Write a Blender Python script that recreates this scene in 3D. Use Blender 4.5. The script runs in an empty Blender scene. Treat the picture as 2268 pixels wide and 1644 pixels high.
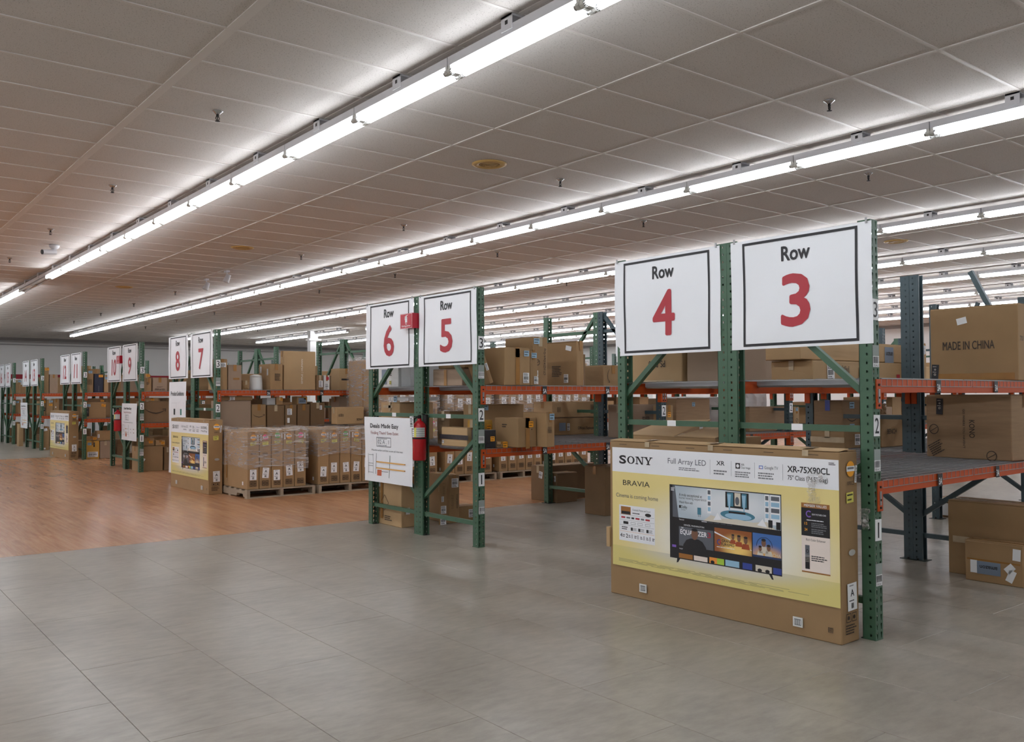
import bpy, bmesh, math, random
from mathutils import Vector, Matrix
from mathutils.geometry import tessellate_polygon
random.seed(11)
S = bpy.context.scene
COL = S.collection
PI = math.pi

# ------------------------------------------------------------------ camera
F_PX, PCX, PCY = 1961.3, 1134.0, 822.0
YAW, PITCH, ROLL = math.radians(38.3577), math.radians(1.5544), math.radians(-0.20248)
CAM = Vector((-4.8131, -2.7243, 1.4208))
FW = Vector((math.sin(YAW) * math.cos(PITCH), math.cos(YAW) * math.cos(PITCH), math.sin(PITCH)))
_r0 = Vector((math.cos(YAW), -math.sin(YAW), 0)); _u0 = _r0.cross(FW)
RT = _r0 * math.cos(ROLL) + _u0 * math.sin(ROLL)
UP = -_r0 * math.sin(ROLL) + _u0 * math.cos(ROLL)
cd = bpy.data.cameras.new('camera'); co = bpy.data.objects.new('camera', cd); COL.objects.link(co)
m = Matrix.Identity(4)
for i in range(3):
    m[i][0], m[i][1], m[i][2], m[i][3] = RT[i], UP[i], -FW[i], CAM[i]
co.matrix_world = m
cd.sensor_fit = 'HORIZONTAL'; cd.sensor_width = 36.0; cd.lens = 36.0 * F_PX / 2268.0
cd.clip_start = 0.05; cd.clip_end = 200
S.camera = co

# ------------------------------------------------------------------ world, exposure
w = bpy.data.worlds.new('world'); S.world = w; w.use_nodes = True
w.node_tree.nodes['Background'].inputs[0].default_value = (0.6, 0.62, 0.65, 1)
w.node_tree.nodes['Background'].inputs[1].default_value = 0.02
S.view_settings.view_transform = 'Standard'; S.view_settings.look = 'None'
S.view_settings.gamma = 1.0; S.view_settings.use_curve_mapping = False
S.view_settings.exposure = 1.33
TUBE_STRENGTH = 7.5          # radiance of a lit fluorescent tube
CEIL_Z = 3.60
LAMP_LINES = [-16.45, -12.75, -9.05, -5.35, -1.65, 2.05, 5.7, 8.55, 11.1, 13.8, 16.2, 18.2]  # lines left of the camera are unseen, added to light signs and box fronts
LAMP_Y0, LAMP_L = 1.84, 1.2192

# ------------------------------------------------------------------ pixel -> world helpers (2268 x 1644 frame)
def ray(px, py): return FW + RT * ((px - PCX) / F_PX) - UP * ((py - PCY) / F_PX)
def hit(px, py, ax, val):
    d = ray(px, py); return CAM + d * ((val - CAM[ax]) / d[ax])
def proj(p):
    q = Vector(p) - CAM; d = q.dot(FW)
    if d < 0.1: return None
    return (PCX + F_PX * q.dot(RT) / d, PCY - F_PX * q.dot(UP) / d, d)
def FY(xl, xr, yt, z, yb=None, Y=None, d=.4):
    if Y is None: Y = hit(xl, yb, 2, z).y
    a = hit(xl, yt, 1, Y); b = hit(xr, yt, 1, Y)
    return dict(x0=a.x, y0=Y, z0=z, dx=b.x - a.x, dy=d, dz=a.z - z)
def FX(xl, xr, yt, z, yb=None, X=None, d=.4):
    if X is None: X = hit(xr, yb, 2, z).x
    a = hit(xl, yt, 0, X); b = hit(xr, yt, 0, X)
    return dict(x0=X, y0=b.y, z0=z, dx=d, dy=a.y - b.y, dz=b.z - z)
def CC(cx, cy, z, xr, xl, yt):
    p = hit(cx, cy, 2, z)
    return dict(x0=p.x, y0=p.y, z0=z, dx=hit(xr, cy, 1, p.y).x - p.x, dy=hit(xl, cy, 0, p.x).y - p.y, dz=hit(cx, yt, 0, p.x).z - z)

# ------------------------------------------------------------------ materials
def lin(c):
    c = c / 255.0
    return c / 12.92 if c <= 0.04045 else ((c + 0.055) / 1.055) ** 2.4
def rgb(r, g, b): return (lin(r), lin(g), lin(b), 1)
MATS = {}
def newmat(name):
    mt = bpy.data.materials.new(name); mt.use_nodes = True; MATS[name] = mt
    nt = mt.node_tree; return mt, nt, nt.nodes['Principled BSDF']
def M(name, c, rough=.5, metal=0., var=0., scale=6., bump=0., spec=.5, stretch=(1, 1, 1), objvar=0.):
    if name in MATS: return MATS[name]
    mt, nt, b = newmat(name); N, L = nt.nodes, nt.links
    b.inputs['Base Color'].default_value = rgb(*c); b.inputs['Roughness'].default_value = rough
    b.inputs['Metallic'].default_value = metal; b.inputs['Specular IOR Level'].default_value = spec
    if var or bump or objvar:
        tc = N.new('ShaderNodeTexCoord'); mp = N.new('ShaderNodeMapping'); mp.inputs['Scale'].default_value = stretch
        L.new(tc.outputs['Object'], mp.inputs[0])
        nz = N.new('ShaderNodeTexNoise'); nz.inputs['Scale'].default_value = scale; nz.inputs['Detail'].default_value = 5
        L.new(mp.outputs[0], nz.inputs[0])
        hs = N.new('ShaderNodeHueSaturation'); hs.inputs['Color'].default_value = rgb(*c)
        mr = N.new('ShaderNodeMapRange'); mr.inputs['To Min'].default_value = 1 - var; mr.inputs['To Max'].default_value = 1 + var
        mr.inputs['From Min'].default_value = .25; mr.inputs['From Max'].default_value = .75
        L.new(nz.outputs['Fac'], mr.inputs[0])
        v = mr.outputs[0]
        if objvar:
            oi = N.new('ShaderNodeObjectInfo'); m2 = N.new('ShaderNodeMapRange')
            m2.inputs['To Min'].default_value = 1 - objvar; m2.inputs['To Max'].default_value = 1 + objvar
            L.new(oi.outputs['Random'], m2.inputs[0])
            mu = N.new('ShaderNodeMath'); mu.operation = 'MULTIPLY'; L.new(v, mu.inputs[0]); L.new(m2.outputs[0], mu.inputs[1]); v = mu.outputs[0]
        L.new(v, hs.inputs['Value']); L.new(hs.outputs[0], b.inputs['Base Color'])
        if bump:
            bp = N.new('ShaderNodeBump'); bp.inputs['Strength'].default_value = bump; bp.inputs['Distance'].default_value = .004
            L.new(nz.outputs['Fac'], bp.inputs['Height']); L.new(bp.outputs[0], b.inputs['Normal'])
    return mt
def emit(name, c, s):
    mt, nt, b = newmat(name)
    b.inputs['Base Color'].default_value = rgb(*c)
    b.inputs['Emission Color'].default_value = rgb(*c); b.inputs['Emission Strength'].default_value = s
    return mt

WHITE = M('white_card', (236, 237, 238), .45, var=.02)
VINYL = M('sign_vinyl', (238, 240, 243), .38, var=.015, scale=3)
BLACK = M('black_ink', (34, 34, 38), .5)
RED = M('red_ink', (178, 46, 58), .45)
GREEN = M('rack_green', (64, 97, 74), .42, var=.10, scale=7, objvar=.06)
TEAL = M('rack_teal', (58, 76, 82), .42, var=.10, scale=7, objvar=.06)
GREYG = M('rack_grey_green', (92, 112, 104), .42, var=.10, scale=7)
ORANGE = M('beam_orange', (188, 76, 24), .5, var=.08, scale=5, spec=.3)
STEEL = M('galvanised_wire', (150, 150, 150), .4, .7)
CHAN = M('galvanised_channel', (158, 160, 164), .42, .5, var=.06)
DARKM = M('dark_metal', (38, 36, 36), .45, .5)
FIXT = M('fixture_white', (204, 204, 208), .4)
HOLD = M('lampholder', (205, 205, 200), .4)
UNLIT = M('unlit_tube', (225, 225, 225), .25)
LIT = emit('lit_tube', (244, 249, 255), TUBE_STRENGTH)
CB = {
 'light': M('cardboard_light', (178, 148, 108), .75, var=.06, scale=4, objvar=.07),
 'mid': M('cardboard_mid', (157, 126, 88), .75, var=.07, scale=4, objvar=.09),
 'dark': M('cardboard_dark', (126, 99, 69), .75, var=.08, scale=4, objvar=.09),
 'grey': M('cardboard_grey', (158, 135, 114), .75, var=.05, scale=3, objvar=.05),
 'rib': M('cardboard_ribbed', (150, 121, 90), .72, var=.10, scale=5, stretch=(1, 1, 9), objvar=.07),
 'yellow': M('cardboard_yellow', (196, 150, 62), .6, var=.06, objvar=.04),
 'white': M('carton_white', (214, 214, 212), .5, var=.05),
 'silver': M('carton_silver', (170, 172, 172), .45, var=.08),
 'navy': M('carton_navy', (38, 42, 62), .45, var=.05),
 'black': M('carton_black', (42, 42, 46), .45, var=.05),
}
FLUTE = M('cardboard_edge', (196, 164, 124), .8)
TAPE = M('packing_tape', (160, 116, 66), .18, var=.08, scale=10)
CLEARTAPE = M('clear_tape', (186, 168, 140), .12, var=.12, scale=14)
BTAPE = M('black_tape', (52, 50, 54), .18, var=.25, scale=30)
LBLUE = M('sticker_blue', (150, 184, 208), .5)
LORNG = M('sticker_orange', (246, 168, 44), .5)
LYEL = M('sticker_yellow', (222, 214, 104), .5)
LPINK = M('sticker_pink', (240, 80, 140), .5)
LGRN = M('sticker_green', (90, 170, 90), .5)
LSLATE = M('sticker_slate', (120, 134, 152), .5)
INK = M('carton_ink', (52, 40, 32), .6)
PALE = M('pale_ink', (226, 218, 206), .6)
GREYINK = M('grey_ink', (120, 122, 126), .6)
PWOOD = M('pallet_wood', (158, 142, 122), .8, var=.16, scale=5, stretch=(1, 6, 6))

def floor_mat(name, kind, src):
    mt, nt, b = newmat(name); N, L = nt.nodes, nt.links
    ge = N.new('ShaderNodeNewGeometry'); mp = N.new('ShaderNodeMapping')
    L.new(ge.outputs['Position'], mp.inputs[0])
    if src == 'obj':
        oi = N.new('ShaderNodeObjectInfo'); rnd = oi.outputs['Random']
    else:
        at_ = N.new('ShaderNodeAttribute'); at_.attribute_name = 'rnd'; rnd = at_.outputs['Fac']
    cx = N.new('ShaderNodeCombineXYZ'); mu = N.new('ShaderNodeMath'); mu.operation = 'MULTIPLY'; mu.inputs[1].default_value = 37.0
    L.new(rnd, mu.inputs[0]); L.new(mu.outputs[0], cx.inputs[2]); L.new(cx.outputs[0], mp.inputs['Location'])
    nz = N.new('ShaderNodeTexNoise'); nz.inputs['Detail'].default_value = 8; nz.inputs['Roughness'].default_value = .65
    L.new(mp.outputs[0], nz.inputs[0])
    n2 = N.new('ShaderNodeTexNoise'); n2.inputs['Scale'].default_value = 1.7; n2.inputs['Detail'].default_value = 4
    L.new(ge.outputs['Position'], n2.inputs[0])
    cr = N.new('ShaderNodeValToRGB'); E_ = cr.color_ramp.elements
    if kind == 'grey':
        mp.inputs['Scale'].default_value = (3.2, 8.0, 1); nz.inputs['Scale'].default_value = 2.4
        E_[0].position, E_[1].position = .32, .70
        E_[0].color, E_[1].color = rgb(130, 123, 112), rgb(168, 161, 148); amp = .035
        r0, r1 = .29, .29
    else:
        mp.inputs['Scale'].default_value = (26, 1.5, 1); nz.inputs['Scale'].default_value = 1.0
        E_[0].position, E_[1].position = .25, .78
        E_[0].color, E_[1].color = rgb(150, 102, 68), rgb(200, 150, 110); amp = .09
        r0, r1 = .27, .27
    if kind == 'grey':
        mx = N.new('ShaderNodeMath'); mx.operation = 'MULTIPLY_ADD'; mx.inputs[1].default_value = .55
        m3 = N.new('ShaderNodeMath'); m3.operation = 'MULTIPLY'; m3.inputs[1].default_value = .45
        L.new(n2.outputs['Fac'], m3.inputs[0]); L.new(nz.outputs['Fac'], mx.inputs[0]); L.new(m3.outputs[0], mx.inputs[2]); L.new(mx.outputs[0], cr.inputs[0])
    else: L.new(nz.outputs['Fac'], cr.inputs[0])
    hs = N.new('ShaderNodeHueSaturation'); L.new(cr.outputs[0], hs.inputs['Color'])
    mr = N.new('ShaderNodeMapRange'); mr.inputs['To Min'].default_value = 1 - amp; mr.inputs['To Max'].default_value = 1 + amp
    L.new(rnd, mr.inputs[0]); L.new(mr.outputs[0], hs.inputs['Value']); L.new(hs.outputs[0], b.inputs['Base Color'])
    b.inputs['Roughness'].default_value = r0
    b.inputs['Specular IOR Level'].default_value = .45
    return mt
TILE_O, TILE_A = floor_mat('grey_tile', 'grey', 'obj'), floor_mat('grey_tile_far', 'grey', 'attr')
WOOD_O, WOOD_A = floor_mat('wood_plank', 'wood', 'obj'), floor_mat('wood_plank_far', 'wood', 'attr')
def ceil_mat():
    mt, nt, b = newmat('ceiling_tile'); N, L = nt.nodes, nt.links
    ge = N.new('ShaderNodeNewGeometry')
    nz = N.new('ShaderNodeTexNoise'); nz.inputs['Scale'].default_value = 120; nz.inputs['Detail'].default_value = 2
    L.new(ge.outputs['Position'], nz.inputs[0])
    cr = N.new('ShaderNodeValToRGB'); E_ = cr.color_ramp.elements
    E_[0].position, E_[1].position = .30, .40; E_[0].color, E_[1].color = rgb(166, 160, 154), rgb(212, 206, 201)
    L.new(nz.outputs['Fac'], cr.inputs[0]); L.new(cr.outputs[0], b.inputs['Base Color'])
    b.inputs['Roughness'].default_value = .9; b.inputs['Specular IOR Level'].default_value = .1
    bp = N.new('ShaderNodeBump'); bp.inputs['Strength'].default_value = .3; bp.inputs['Distance'].default_value = .002
    L.new(cr.outputs[0], bp.inputs['Height']); L.new(bp.outputs[0], b.inputs['Normal'])
    return mt
CTILE = ceil_mat()
TBAR = M('ceiling_grid', (214, 208, 202), .5)
WALLM = M('wall_paint', (228, 227, 226), .8, var=.02, scale=.6)
SUBF = M('floor_joint', (88, 80, 70), .8)
def film_mat():
    mt, nt, b = newmat('stretch_film'); N, L = nt.nodes, nt.links
    tc = N.new('ShaderNodeTexCoord'); mp = N.new('ShaderNodeMapping'); mp.inputs['Scale'].default_value = (1.5, 1.5, 9)
    mp.inputs['Rotation'].default_value = (0.12, .1, 0)
    L.new(tc.outputs['Object'], mp.inputs[0])
    nz = N.new('ShaderNodeTexNoise'); nz.inputs['Scale'].default_value = 5; nz.inputs['Detail'].default_value = 6; nz.inputs['Distortion'].default_value = .6
    L.new(mp.outputs[0], nz.inputs[0])
    cr = N.new('ShaderNodeValToRGB'); E_ = cr.color_ramp.elements
    E_[0].position, E_[1].position = .46, .72; E_[0].color = (.14, .14, .14, 1); E_[1].color = (.7, .7, .7, 1)
    L.new(nz.outputs['Fac'], cr.inputs[0])
    tr = N.new('ShaderNodeBsdfTransparent'); mx = N.new('ShaderNodeMixShader')
    b.inputs['Base Color'].default_value = rgb(215, 210, 206); b.inputs['Roughness'].default_value = .18; b.inputs['Specular IOR Level'].default_value = .8
    bp = N.new('ShaderNodeBump'); bp.inputs['Strength'].default_value = .9; bp.inputs['Distance'].default_value = .012
    L.new(nz.outputs['Fac'], bp.inputs['Height']); L.new(bp.outputs[0], b.inputs['Normal'])
    L.new(cr.outputs[0], mx.inputs[0]); L.new(tr.outputs[0], mx.inputs[1]); L.new(b.outputs[0], mx.inputs[2])
    L.new(mx.outputs[0], N['Material Output'].inputs[0])
    return mt
FILM = film_mat()

# ------------------------------------------------------------------ mesh builder
_tc = {}
def text_geo(s):
    if s in _tc: return _tc[s]
    cu = bpy.data.curves.new('t', 'FONT'); cu.body = s; cu.size = 1.0; cu.resolution_u = 3
    ob = bpy.data.objects.new('t', cu); me = ob.to_mesh()
    vs = [(v.co.x, v.co.y) for v in me.vertices]; fs = [tuple(p.vertices) for p in me.polygons]
    ob.to_mesh_clear(); bpy.data.objects.remove(ob); bpy.data.curves.remove(cu)
    _tc[s] = (vs, fs); return _tc[s]
_H = text_geo('H'); CAPH = max(v[1] for v in _H[0]) - min(v[1] for v in _H[0])
class MB:
    def __init__(s): s.v, s.f, s.m, s.slots, s.T = [], [], [], [], None
    def mi(s, mat):
        if mat not in s.slots: s.slots.append(mat)
        return s.slots.index(mat)
    def add(s, vs, fs, mat):
        o = len(s.v); k = s.mi(mat)
        for p in vs:
            p = Vector(p); s.v.append(tuple(s.T @ p if s.T is not None else p))
        for f in fs: s.f.append(tuple(o + i for i in f)); s.m.append(k)
        return s
    def box(s, a, b, mat):
        x0, y0, z0 = a; x1, y1, z1 = b
        return s.add([(x0, y0, z0), (x1, y0, z0), (x1, y1, z0), (x0, y1, z0), (x0, y0, z1), (x1, y0, z1), (x1, y1, z1), (x0, y1, z1)],
                     [(0, 3, 2, 1), (4, 5, 6, 7), (0, 1, 5, 4), (1, 2, 6, 5), (2, 3, 7, 6), (3, 0, 4, 7)], mat)
    def tube(s, p0, p1, r, n, mat, caps=True, r1=None, ph=0.):
        p0, p1 = Vector(p0), Vector(p1); d = (p1 - p0).normalized()
        a = d.orthogonal().normalized(); b = d.cross(a); r1 = r if r1 is None else r1
        vs = []
        for k in range(n):
            t = 2 * PI * k / n + ph; q = a * math.cos(t) + b * math.sin(t); vs += [p0 + q * r, p1 + q * r1]
        fs = [(2 * k, (2 * k + 2) % (2 * n), (2 * k + 3) % (2 * n), 2 * k + 1) for k in range(n)]
        if caps: fs += [tuple(2 * k for k in range(n))[::-1], tuple(2 * k + 1 for k in range(n))]
        return s.add(vs, fs, mat)
    def lathe(s, prof, n, mat, c=(0, 0, 0)):
        vs, fs = [], []
        for r, z in prof:
            for k in range(n):
                t = 2 * PI * k / n; vs.append((c[0] + r * math.cos(t), c[1] + r * math.sin(t), c[2] + z))
        for i in range(len(prof) - 1):
            for k in range(n):
                j = (k + 1) % n; fs.append((i * n + k, i * n + j, (i + 1) * n + j, (i + 1) * n + k))
        fs += [tuple(range(n))[::-1], tuple((len(prof) - 1) * n + k for k in range(n))]
        return s.add(vs, fs, mat)
    def prism(s, prof, p0, p1, side, up, mat):          # 2-D profile (side, up) extruded from p0 to p1
        p0, p1, a, b = Vector(p0), Vector(p1), Vector(side), Vector(up); n = len(prof)
        vs = [p0 + a * u + b * v for u, v in prof] + [p1 + a * u + b * v for u, v in prof]
        fs = [(i, (i + 1) % n, n + (i + 1) % n, n + i) for i in range(n)] + [tuple(range(n))[::-1], tuple(range(n, 2 * n))]
        return s.add(vs, fs, mat)
    # flat print in the local xy plane (z = layer height)
    def rect(s, x0, y0, x1, y1, mat, z=0.): return s.add([(x0, y0, z), (x1, y0, z), (x1, y1, z), (x0, y1, z)], [(0, 1, 2, 3)], mat)
    def poly(s, pts, mat, z=0.):
        tri = tessellate_polygon([[Vector((x, y, 0)) for x, y in pts]])
        return s.add([(x, y, z) for x, y in pts], [tuple(t) for t in tri], mat)
    def disc(s, x, y, r, mat, z=0., n=20, ry=None):
        return s.add([(x + r * math.cos(2 * PI * k / n), y + (ry or r) * math.sin(2 * PI * k / n), z) for k in range(n)], [tuple(range(n))], mat)
    def ring(s, x, y, r, wd, mat, z=0., n=24, a0=0., a1=2 * PI):
        vs = []
        for k in range(n + 1):
            t = a0 + (a1 - a0) * k / n; vs += [(x + r * math.cos(t), y + r * math.sin(t), z), (x + (r - wd) * math.cos(t), y + (r - wd) * math.sin(t), z)]
        return s.add(vs, [(2 * k, 2 * k + 2, 2 * k + 3, 2 * k + 1) for k in range(n)], mat)
    def line(s, x0, y0, x1, y1, wd, mat, z=0.):
        d = Vector((x1 - x0, y1 - y0)).normalized() * (wd / 2)
        return s.add([(x0 - d.y, y0 + d.x, z), (x0 + d.y, y0 - d.x, z), (x1 + d.y, y1 - d.x, z), (x1 - d.y, y1 + d.x, z)], [(0, 1, 2, 3)], mat)
    def frame(s, x0, y0, x1, y1, wd, mat, z=0.):
        s.rect(x0, y0, x1, y0 + wd, mat, z); s.rect(x0, y1 - wd, x1, y1, mat, z)
        s.rect(x0, y0 + wd, x0 + wd, y1 - wd, mat, z); return s.rect(x1 - wd, y0 + wd, x1, y1 - wd, mat, z)
    def text(s, t, x, y, h, mat, z=0., width=None, al='l', bold=0., ang=0.):
        vs, fs = text_geo(t); k = h / CAPH
        x0 = min(v[0] for v in vs); x1 = max(v[0] for v in vs)
        kx = width / (x1 - x0) if width else k
        w_ = (x1 - x0) * kx; ox = {'l': 0, 'c': -w_ / 2, 'r': -w_}[al]
        ca, sa = math.cos(ang), math.sin(ang)
        offs = [(0, 0)] if not bold else [(-bold, 0), (bold, 0), (0, -bold), (0, bold), (-bold * .7, -bold * .7), (bold * .7, bold * .7), (bold * .7, -bold * .7), (-bold * .7, bold * .7)]
        for i, (bx, by) in enumerate(offs):
            pts = []
            for vx, vy in vs:
                a, b = (vx - x0) * kx + ox + bx * h, vy * k + by * h
                pts.append((x + a * ca - b * sa, y + a * sa + b * ca, z + i * 1e-5))
            s.add(pts, fs, mat)
        return s
    def data(s, name, smooth=False):
        me = bpy.data.meshes.new(name); me.from_pydata(s.v, [], s.f)
        for mt in s.slots: me.materials.append(mt)
        me.polygons.foreach_set('material_index', s.m)
        if smooth: me.polygons.foreach_set('use_smooth', [True] * len(me.polygons))
        me.update(); return me
    def build(s, name, parent=None, smooth=False, loc=None, rz=None): return put(name, s.data(name, smooth), parent, loc, rz)

def put(name, me, parent=None, loc=None, rz=None, M4=None):
    o = bpy.data.objects.new(name, me); COL.objects.link(o)
    if parent is not None: o.parent = parent
    if M4 is not None: o.matrix_local = M4
    if loc is not None: o.location = loc
    if rz is not None: o.rotation_euler = (0, 0, rz)
    return o
def tag(o, label, cat, group=None):
    o['label'] = label; o['category'] = cat
    if group: o['group'] = group
    return o
def thing(name, label, cat, loc=(0, 0, 0), rz=0., group=None):
    o = put(name, None, None, loc, rz); o.empty_display_size = .1
    return tag(o, label, cat, group)
def struct(o): o['kind'] = 'structure'; return o
def vis(o): return o
# orientation of a flat card: on faces looking to -X or -Y
RX = Matrix(((0, 0, -1), (-1, 0, 0), (0, 1, 0)))     # u = -Y, v = +Z, n = -X
RY = Matrix(((1, 0, 0), (0, 0, -1), (0, 1, 0)))      # u = +X, v = +Z, n = -Y
def face_m(face, pos, ang=0.):
    r = (RX if face == 'X' else RY) @ Matrix.Rotation(ang, 3, 'Z'); m4 = r.to_4x4(); m4.translation = Vector(pos); return m4

# ================================================================== THE SETTING
RX0, RX1, RY0, RY1 = -19.0, 22.4, -8.5, 34.2
b = MB().box((RX0, RY0, -.2), (RX1, RY1, -.006), SUBF); FLOOR = struct(b.build('floor'))
b = MB().box((RX0, RY0, CEIL_Z + .03), (RX1, RY1, CEIL_Z + .2), M('ceiling_deck', (150, 146, 140), .9)); CEIL = struct(b.build('ceiling'))
struct(MB().box((RX0, RY1, -.2), (RX1, RY1 + .2, CEIL_Z + .2), WALLM).build('wall_back'))
struct(MB().box((RX1, RY0, -.2), (RX1 + .2, RY1, CEIL_Z + .2), WALLM).build('wall_right'))
struct(MB().box((RX0, RY0 - .2, -.2), (RX1, RY0, CEIL_Z + .2), WALLM).build('wall_front'))
struct(MB().box((RX0 - .2, RY0, -.2), (RX0, RY1, CEIL_Z + .2), WALLM).build('wall_left'))
struct(MB().box((RX0, RY1 - .012, 2.08), (RX1, RY1, 2.25), M('wall_stripe', (160, 30, 44), .6)).build('trim_1'))
t2 = MB()
for yy, zz, rr in ((RY1 - .12, 3.46, .035), (RY1 - .08, 3.34, .02)): t2.tube((RX0, yy, zz), (RX1, yy, zz), rr, 10, M('pipe_grey', (176, 174, 174), .5))
struct(t2.build('trim_2'))
t3 = MB().box((RX0, RY1 - .05, 3.50), (RX1, RY1, CEIL_Z), M('cornice_grey', (150, 146, 144), .7)).box((RX1 - .05, RY0, 3.50), (RX1, RY1 - .05, CEIL_Z), M('cornice_grey', (150, 146, 144), .7))
struct(t3.build('trim_3'))

def scr_size(x0, y0, x1, y1, z):
    ps = [proj(p) for p in ((x0, y0, z), (x1, y0, z), (x1, y1, z), (x0, y1, z), ((x0 + x1) / 2, (y0 + y1) / 2, z))]
    if any(p is None for p in ps): return 0
    if not any(-20 < p[0] < 2288 and -20 < p[1] < 1664 for p in ps): return 0
    a = 0
    for i in range(4): a += ps[i][0] * ps[(i + 1) % 4][1] - ps[(i + 1) % 4][0] * ps[i][1]
    return abs(a) / 2
def lay(cells, name, far, parent, z0, z1, mat_o, mat_a, bev, limit=300):
    """cells: (x0, y0, x1, y1). The 300 that show largest become parts, the rest one part."""
    z = z1 if z1 <= .01 else z0
    cells = sorted(cells, key=lambda c: -scr_size(*c, z))
    cache = {}; A = MB(); rnd = []
    def slab(mb, x0, y0, x1, y1, mat):
        za, zb = (z0, z1) if z1 <= .01 else (z1, z0)     # za = hidden side, zb = visible side
        s_ = 1 if z1 <= .01 else -1
        vs = [(x0, y0, za), (x1, y0, za), (x1, y1, za), (x0, y1, za),
              (x0, y0, zb - s_ * bev), (x1, y0, zb - s_ * bev), (x1, y1, zb - s_ * bev), (x0, y1, zb - s_ * bev),
              (x0 + bev, y0 + bev, zb), (x1 - bev, y0 + bev, zb), (x1 - bev, y1 - bev, zb), (x0 + bev, y1 - bev, zb)]
        fs = [(8, 9, 10, 11)] + [(i, (i + 1) % 4, 4 + (i + 1) % 4, 4 + i) for i in range(4)] + [(4 + i, 4 + (i + 1) % 4, 8 + (i + 1) % 4, 8 + i) for i in range(4)]
        if s_ < 0: fs = [f[::-1] for f in fs]
        mb.add(vs, fs, mat); return len(fs)
    for i, c in enumerate(cells):
        if i < limit:
            w_, d_ = round(c[2] - c[0], 4), round(c[3] - c[1], 4)
            if (w_, d_) not in cache:
                mb = MB(); slab(mb, 0, 0, w_, d_, mat_o); cache[(w_, d_)] = mb.data(name)
            put(name, cache[(w_, d_)], parent, (c[0], c[1], 0))
        else:
            n = slab(A, *c, mat_a); rnd += [random.random()] * n
    if A.f:
        me = A.data(far); at_ = me.attributes.new('rnd', 'FLOAT', 'FACE'); at_.data.foreach_set('value', rnd)
        o = put(far, me, parent); o['kind'] = 'stuff'
# grey floor tiles and wood planks
G = .0011
WOOD_Y0, WOOD_Y1 = 6.25, 20.3
cells = []
tx0, i = -3.70 - .6096 * 26, 0
while tx0 < RX1:
    off = .6096 * (i % 2); y = RY0 + ((1.08 + off - RY0) % 1.2192) - 1.2192
    while y < RY1:
        for a_, b_ in ((RY0, WOOD_Y0), (WOOD_Y1, RY1)):
            lo, hi = max(y, a_), min(y + 1.2192, b_)
            xa, xb = max(tx0, RX0), min(tx0 + .6096, RX1)
            if hi - lo > .03 and xb - xa > .03: cells.append((xa + G, lo + G, xb - G, hi - G))
        y += 1.2192
    tx0 += .6096; i += 1
lay(cells, 'floor_tile', 'floor_tile_far', FLOOR, -.006, 0., TILE_O, TILE_A, .0012)
cells = []; x = RX0
while x < RX1:
    y = WOOD_Y0 - random.random() * 1.2
    while y < WOOD_Y1:
        lo, hi = max(y, WOOD_Y0), min(y + 1.2, WOOD_Y1)
        if hi - lo > .03: cells.append((x + .0002, round(lo, 3) + .0002, min(x + .18, RX1) - .0002, round(hi, 3) - .0002))
        y += 1.2
    x += .18
lay(cells, 'floor_plank', 'floor_plank_far', FLOOR, -.006, 0., WOOD_O, WOOD_A, .0004)
# ceiling tiles, runners and cross tees
TX, TY = -.444, .568
xs = [TX + 1.2192 * k for k in range(-16, 20) if RX0 < TX + 1.2192 * k < RX1]
ys = [TY + .6096 * k for k in range(-15, 56) if RY0 < TY + .6096 * k < RY1]
cells = []
for a_, b_ in zip([RX0] + xs, xs + [RX1]):
    for c_, d_ in zip([RY0] + ys, ys + [RY1]): cells.append((a_ + .004, c_ + .004, b_ - .004, d_ - .004))
lay(cells, 'ceiling_tile', 'ceiling_tile_far', CEIL, CEIL_Z + .007, CEIL_Z + .025, CTILE, CTILE, .003)
for x in xs:
    hw = .03 if abs(x + 2.88) < .05 else .012
    MB().box((-hw, RY0, 0), (hw, RY1, .03), TBAR).build('ceiling_runner', CEIL, loc=(x, 0, CEIL_Z))
for y in ys: MB().box((RX0, -.011, .001), (RX1, .011, .028), TBAR).build('cross_tee', CEIL, loc=(0, y, CEIL_Z))

# ================================================================== STRIP LIGHTS
def light_meshes():
    ch = MB().box((-.06, -.606, -.035), (.06, .606, .02), FIXT)
    ch.prism([(-.06, -.035), (.06, -.035), (.02, -.048), (-.02, -.048)], (0, -.606, 0), (0, .606, 0), (1, 0, 0), (0, 0, 1), FIXT)
    br = MB().box((-.066, -.05, -.03), (-.0605, .05, .058), FIXT).box((.0605, -.05, -.03), (.066, .05, .058), FIXT).box((-.066, -.05, .045), (.066, .05, .058), FIXT)
    br.box((-.0675, -.012, .005), (-.066, .012, .029), DARKM)
    tl = MB().tube((0, -.575, 0), (0, .575, 0), .0185, 12, LIT)
    tu = MB().tube((0, -.575, 0), (0, .575, 0), .0185, 12, UNLIT)
    ho = MB().box((-.058, -.012, -.045), (.058, .012, .012), HOLD)
    for sx in (-.044, .044):
        ho.tube((sx, -.014, -.038), (sx, .014, -.038), .022, 10, HOLD)
        ho.tube((sx, .012, -.038), (sx, .03, -.038), .0192, 10, STEEL)
    return ch.data('channel'), br.data('bracket'), tl.data('tube', True), tu.data('unlit_tube', True), ho.data('lampholder')
CHM, BRM, TLM, TUM, HOM = light_meshes()
NUMW = ['', 'first', 'second', 'third', 'fourth', 'fifth', 'sixth', 'seventh', 'eighth', 'ninth', 'tenth', 'eleventh', 'twelfth', 'thirteenth', 'fourteenth', 'fifteenth', 'sixteenth', 'seventeenth', 'eighteenth', 'nineteenth', 'twentieth'] + ['twenty ' + q for q in ('first', 'second', 'third', 'fourth', 'fifth', 'sixth', 'seventh', 'eighth', 'ninth')] + ['thirtieth']
ORD = ['second', 'third', 'fourth', 'fifth', 'sixth', 'seventh', 'eighth', 'ninth']
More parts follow.
